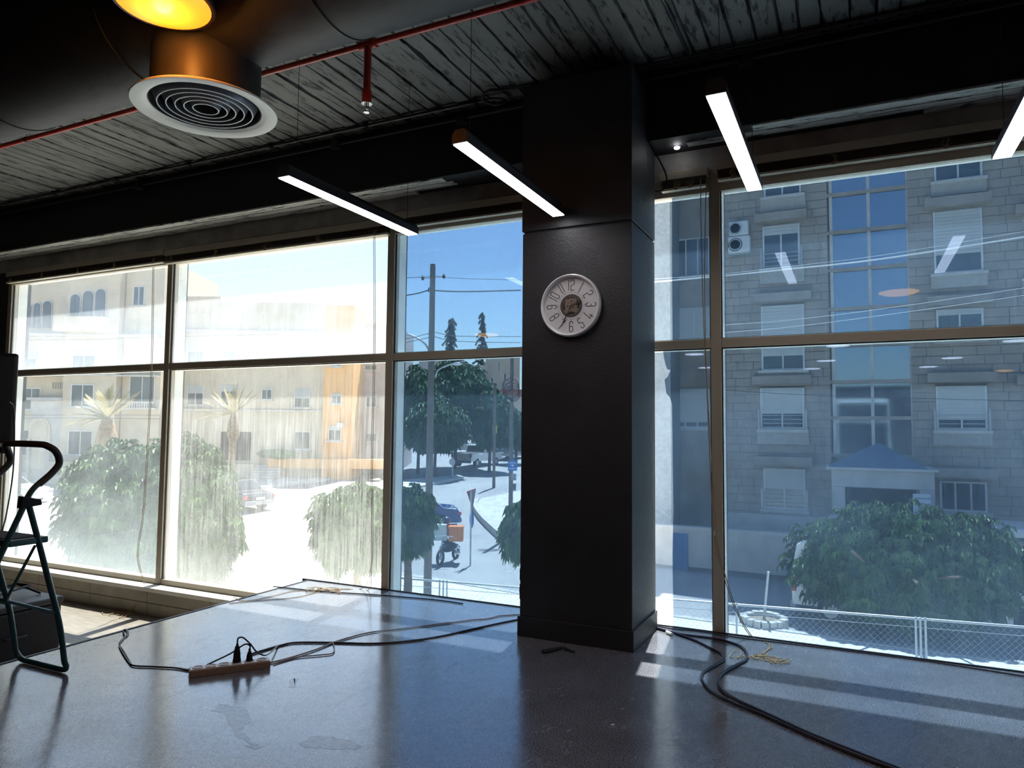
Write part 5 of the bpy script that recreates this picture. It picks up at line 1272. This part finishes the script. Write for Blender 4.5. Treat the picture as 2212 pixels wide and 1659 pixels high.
# delivery motorbike with boxes
g = gp(968, 1216); sM = 1530 * (CAMH - g[2]) / (1216 - 924)
t = thing('motorbike', 'black delivery motorbike below the orange box near the bush', 'motorbike', tuple(g))
zv = np.array([0, 0, 1.]); 
for k in (-.62, .62):
    c = g + u * k * .35 + v_ * k + zv * .29; mb = MB(); dr = u * .35 + v_; dr /= np.linalg.norm(dr); si = np.cross(dr, zv)
    mb.tube([c + (dr * math.cos(a) + zv * math.sin(a)) * .24 for a in np.linspace(0, 2 * math.pi, 19)[:-1]], .05, 8, closed=True); wh = obj('wheel', mb, M['tyre'], t, smooth=True)
    mb = MB(); mb.tube([c - si * .04, c + si * .04], .06, 10)
    for a in np.linspace(0, math.pi, 5)[:-1]: mb.tube([c - (dr * math.cos(a) + zv * math.sin(a)) * .23, c + (dr * math.cos(a) + zv * math.sin(a)) * .23], .008, 5)
    obj('spokes', mb, M['galv'], wh)
c = g + zv * .55; obj('frame', MB().sphere(c, (.22, .48, .17), 16, 10), M['black_plastic'], t, smooth=True)
obj('seat', MB().sphere(c + zv * .20 - v_ * -.1, (.13, .36, .07), 14, 8), M['rubber'], t, smooth=True)
obj('fork', MB().tube([g - (u * .35 + v_) * .62 + zv * .29, g - (u * .35 + v_) * .45 + zv * .95], .03, 8), M['chrome'], t)
obj('handlebar', MB().tube([g - v_ * .5 - u * .45 + zv * .98, g - v_ * .45 - u * .15 + zv * 1.0, g - v_ * .5 + u * .2 + zv * .98], .018, 8), M['chrome'], t)
for k in (.62, .42): obj('chrome_lamp', MB().sphere(g - v_ * .4 + u * .38 + zv * k, (.07, .07, .07), 12, 8), M['chrome'], t, smooth=True)
def pbox(name, x0, y0, x1, y1, s_, dep, mt, label, cat, taper=1.0):
    xm, ym = (x0 + x1) / 2, (y0 + y1) / 2; c = P(xm, ym, s_); hw = (x1 - x0) / 2 / 1530 * s_; hh = (y1 - y0) / 2 / 1530 * s_
    pts = [(-hw * taper, -hh), (hw * taper, -hh), (hw, hh), (-hw, hh)]
    t = thing(name, label, cat, tuple(c - [0, 0, hh])); obj('body', MB().prism(pts, c, (u, zv, v_), 0, dep), M[mt], t, bevel=.015)
    return t, c, hw, hh
t, c, hw, hh = pbox('delivery_box', 969, 1140, 1000, 1170, sM, .42, 'box_orange', 'orange delivery box on the motorbike rack', 'box')
obj('lid', MB().obox(c + zv * (hh + .015) + v_ * .21, (u, v_, zv), (hw + .02, .23, .02)), M['box_orange'], t, bevel=.01)
t, c, hw, hh = pbox('crate', 936, 1135, 963, 1168, sM - .1, .35, 'crate', 'pale grey crate strapped left of the orange delivery box', 'box', 1.15)
obj('rim', MB().obox(c + zv * hh + v_ * .17, (u, v_, zv), (hw + .01, .18, .015)), M['crate'], t)
t, c, hw, hh = pbox('box', 960, 1131, 971, 1160, sM + .2, .2, 'box_red', 'narrow red box between the crate and the orange box', 'box')
c = P(964, 1124, sM + .4); t = thing('helmet', 'glossy black helmet on top of the delivery boxes', 'helmet', tuple(c - zv * .13))
obj('shell', MB().sphere(c, (.15, .16, .14), 18, 12), M['car_dark'], t, smooth=True); obj('visor', MB().sphere(c - v_ * .05 + zv * -.01, (.12, .12, .06), 14, 8), M['car_glass'], t, smooth=True)
# curved low wall at the bend
q = [ground_at(a, b_) for a, b_ in [(1028, 1088), (1026, 1098), (1032, 1112), (1044, 1128), (1058, 1142), (1074, 1157), (1092, 1172), (1120, 1190)]]
q = catmull(q, 3); t = thing('kerb_wall', 'low curved stone wall along the bend behind the triangular sign', 'wall', tuple(q[0]))
for i in range(len(q) - 1):
    a, b_ = q[i], q[i + 1]; d_ = b_ - a; L_ = np.linalg.norm(d_); d_ /= L_; n_ = np.cross(d_, zv)
    obj('stone', MB().obox((a + b_) / 2 + zv * .13, (d_, n_, zv), (L_ / 2 - .015, .14, .17)), M['kerb'], t)

# ============ vegetation
def leaf_mesh(name, cen, rad, ncl, L, Wl, seed, mt, parent, leaflets=8, droop=.5, lower=-.55, shell=.80):
    r = np.random.default_rng(seed); V = []; Fc = []; cen = np.array(cen); rad = np.array(rad); n = 0
    d = r.normal(size=(ncl * 3, 3)); d /= np.linalg.norm(d, axis=1)[:, None]; d = d[d[:, 2] > lower][:ncl]
    for dd in d:
        k = shell + (1.03 - shell) * r.random() if r.random() < .8 else .35 + .45 * r.random()
        lump = 1 + .22 * noise.noise(Vector(dd * 2.3 + seed))+ .12 * noise.noise(Vector(dd * 6 + seed))
        c = cen + dd * rad * k * lump; ax = dd * [.7, .7, .3] + [0, 0, .8] + r.normal(size=3) * .25; ax /= np.linalg.norm(ax)
        e1 = np.cross(ax, [.3, .5, .1]); e1 /= np.linalg.norm(e1); e2 = np.cross(ax, e1); a0 = r.random() * 6.28
        for j in range(leaflets):
            a = a0 + 6.283 * j / leaflets; out = e1 * math.cos(a) + e2 * math.sin(a); side = np.cross(out, ax)
            l = L * r.uniform(.7, 1.25); w_ = Wl * r.uniform(.8, 1.2)
            p1 = c + out * l * .5 + ax * l * .12; p2 = c + out * l - np.array([0, 0, 1]) * l * droop * r.uniform(.6, 1.2)
            V += [c, p1 + side * w_, p2, p1 - side * w_]; Fc += [(n, n + 1, n + 2), (n, n + 2, n + 3)]; n += 4
    mb = MB(); mb.v = [tuple(map(float, q)) for q in V]; mb.f = Fc
    o = obj(name, mb, mt, parent); o['kind'] = 'stuff'; return o
def tree(name, label, px, py, rpx, rpy, s_, ncl, L, Wl, seed, mt='leaf', cat='tree', rd=None, lower=-.95, **k):
    c = P(px, py, s_); rx_ = rpx / 1530 * s_; rz = rpy / 1530 * s_; zb = gz(c[0], c[1])
    t = thing(name, label, cat, (c[0], c[1], zb))
    obj('trunk', MB().tube([(c[0], c[1], zb - .05), (c[0] + .05, c[1], (zb + c[2]) / 2), (c[0], c[1], c[2] + rz * .2)], [.13, .10, .05], 10), M['bark'], t, smooth=True)
    rr = random.Random(seed)
    for i in range(6):
        a = rr.uniform(0, 6.28); obj('branch', MB().tube(catmull([(c[0], c[1], c[2] - rz * .6), (c[0] + math.cos(a) * rx_ * .35, c[1] + math.sin(a) * rx_ * .35, c[2] - rz * .1), (c[0] + math.cos(a) * rx_ * .75, c[1] + math.sin(a) * rx_ * .75, c[2] + rz * rr.uniform(-.2, .5))], 3), .035, 6), M['bark'], t, smooth=True)
    leaf_mesh('foliage', c, (rx_, rd or rx_ * .9, rz), ncl, L, Wl, seed, M[mt], t, lower=lower, **k)
    return t
tree('street_tree', 'bushy green street tree in front of the white van, right window', 1952, 1224, 228, 128, 17.9, 4200, .17, .04, 1, rd=1.35)
tree('street_tree', 'large bushy green tree behind the step ladder, leftmost window', 268, 1105, 130, 152, 14.5, 2600, .15, .034, 2)
tree('street_tree', 'bushy green tree in the left part of the second dusty window', 400, 1120, 112, 165, 14.0, 2300, .15, .034, 3)
tree('street_tree', 'small bushy tree at the right side of the second dusty window', 772, 1140, 98, 92, 14.5, 1800, .14, .032, 4)
tree('street_tree', 'dark bush beside the tall pole in the blue window', 880, 1128, 56, 74, 16.5, 1400, .15, .032, 5)
tree('street_tree', 'green tree edge showing just left of the column', 1142, 1150, 60, 70, 15.5, 1200, .15, .032, 6)
for px, py, rpx, rpy, s_, n, sd, lb in ((905, 880, 48, 80, 52, 900, 11, 'leftmost of the dense trees across the street'), (985, 865, 78, 85, 56, 1500, 12, 'broad dark tree over the parked cars'), (1058, 905, 52, 60, 54, 900, 13, 'dense tree right of the broad dark one'), (940, 920, 70, 55, 50, 900, 14, 'low dark tree mass behind the tall pole'), (1115, 930, 30, 40, 60, 500, 15, 'small tree at the column edge, far side')):
    tree('shade_tree', lb, px, py, rpx, rpy, s_, int(n * 1.5), .42, .11, sd, 'leaf_dark', leaflets=7, droop=.4)
for px, yt, s_, w_, sd, lb in ((975, 690, 75, 26, 31, 'left conifer with drooping branches on the skyline'), (1041, 677, 85, 16, 32, 'right slender conifer on the skyline')):
    c = P(px, yt, s_); bt = P(px, 800, s_); zb = gz(c[0], c[1]); rr = random.Random(sd)
    t = thing('conifer', lb, 'tree', (c[0], c[1], zb)); obj('trunk', MB().tube([(c[0], c[1], zb), tuple(c)], [.25, .04], 8), M['bark'], t)
    mb = MB(); Hc = c[2] - bt[2]; wmax = w_ / 1530 * s_ * 1.15
    for i in range(90):
        f_ = (i + rr.random()) / 90; z = c[2] - f_ * Hc * 1.3; a = rr.uniform(0, 6.28); Lb = wmax * (.2 + .8 * f_ ** .8) * rr.uniform(.35, 1.35)
        d_ = np.array([math.cos(a), math.sin(a), 0]); p0 = np.array([c[0], c[1], z]); q = catmull([p0, p0 + d_ * Lb * .5 + [0, 0, .15], p0 + d_ * Lb - [0, 0, Lb * rr.uniform(.1, .6)]], 3)
        mb.tube(q, [.05, .05, .05, .045, .04, .03, .02], 4)
        for p_ in q[1:]:
            for s2 in (-1, 1):
                nn = np.array([-d_[1], d_[0], 0]) * s2; mb.add([p_, p_ + d_ * .15 + nn * .05, p_ + nn * .20 - [0, 0, .30], p_ - d_ * .08], [(0, 1, 2), (0, 2, 3)])
    obj('foliage', mb, M['conifer'], t, kind='stuff')
def palm(px, py, s_, fr_, Lf, label, mt, tr=.24, yb=1010):
    c = P(px, py, s_); zb = gz(c[0], c[1]); t = thing('palm_tree', label, 'tree', (c[0], c[1], zb))
    pr = [(c[0], c[1], zb), (c[0], c[1], c[2] - 1.6), (c[0], c[1], c[2] - 1.1), (c[0], c[1], c[2] - .5), (c[0], c[1], c[2])]
    obj('trunk', MB().tube(pr, [tr * .9, tr * .9, tr * 1.6, tr * 1.3, tr * .7], 14), M['palmtrunk'], t, smooth=True)
    rr = random.Random(px)
    for i, (az, el, k_, dr) in enumerate(fr_):
        a = math.radians(az); e = math.radians(el); L_ = Lf * k_; d_ = u * math.cos(a) + v_ * math.sin(a); q = []
        for j in range(9):
            f_ = j / 8; q.append(c + d_ * L_ * f_ * math.cos(e) + zv * (L_ * f_ * math.sin(e) - dr * L_ * f_ * f_))
        fm = MB(); fm.tube(q, [.035 * (1 - .8 * j / 8) for j in range(9)], 5)
        qq = catmull(q, 5)
        for j in range(4, len(qq) - 1):
            tg = qq[j + 1] - qq[j]; tg /= np.linalg.norm(tg); sd_ = np.cross(tg, zv); sd_ /= np.linalg.norm(sd_) + 1e-6
            for s2 in (-1, 1):
                l = .42 * math.sin(math.pi * min(1, (j + 3) / len(qq)) * .9 + .2) * rr.uniform(.8, 1.1)
                tip = qq[j] + (tg * .8 + sd_ * s2 * .5 + zv * rr.uniform(-.25, .1)) * l; fm.add([qq[j] + tg * .025, tip, qq[j] - tg * .025], [(0, 1, 2)])
        obj('frond', fm, mt, t)
    return t
fr1 = [(180, 5, 1.05, .25), (182, 18, 1.1, .22), (178, 30, 1.0, .18), (170, 42, .95, .12), (185, 52, .9, .1), (160, 65, .85, .05), (120, 80, .8, .0), (60, 84, .9, .0), (40, 72, .9, .05), (10, 58, .95, .1), (2, 46, 1.15, .1), (-5, 40, .9, .1), (200, 8, .6, .5), (90, 60, .8, .2), (-90, 66, .8, .2), (-60, 50, .6, .3)]
palm(232, 905, 24, fr1, 1.35, 'half-dry palm tree in front of the arched stone building', M['palmleaf'])
palm(505, 895, 40, fr1, 2.1, 'faint palm tree in front of the pale beige building', M['palmleaf'], .22)
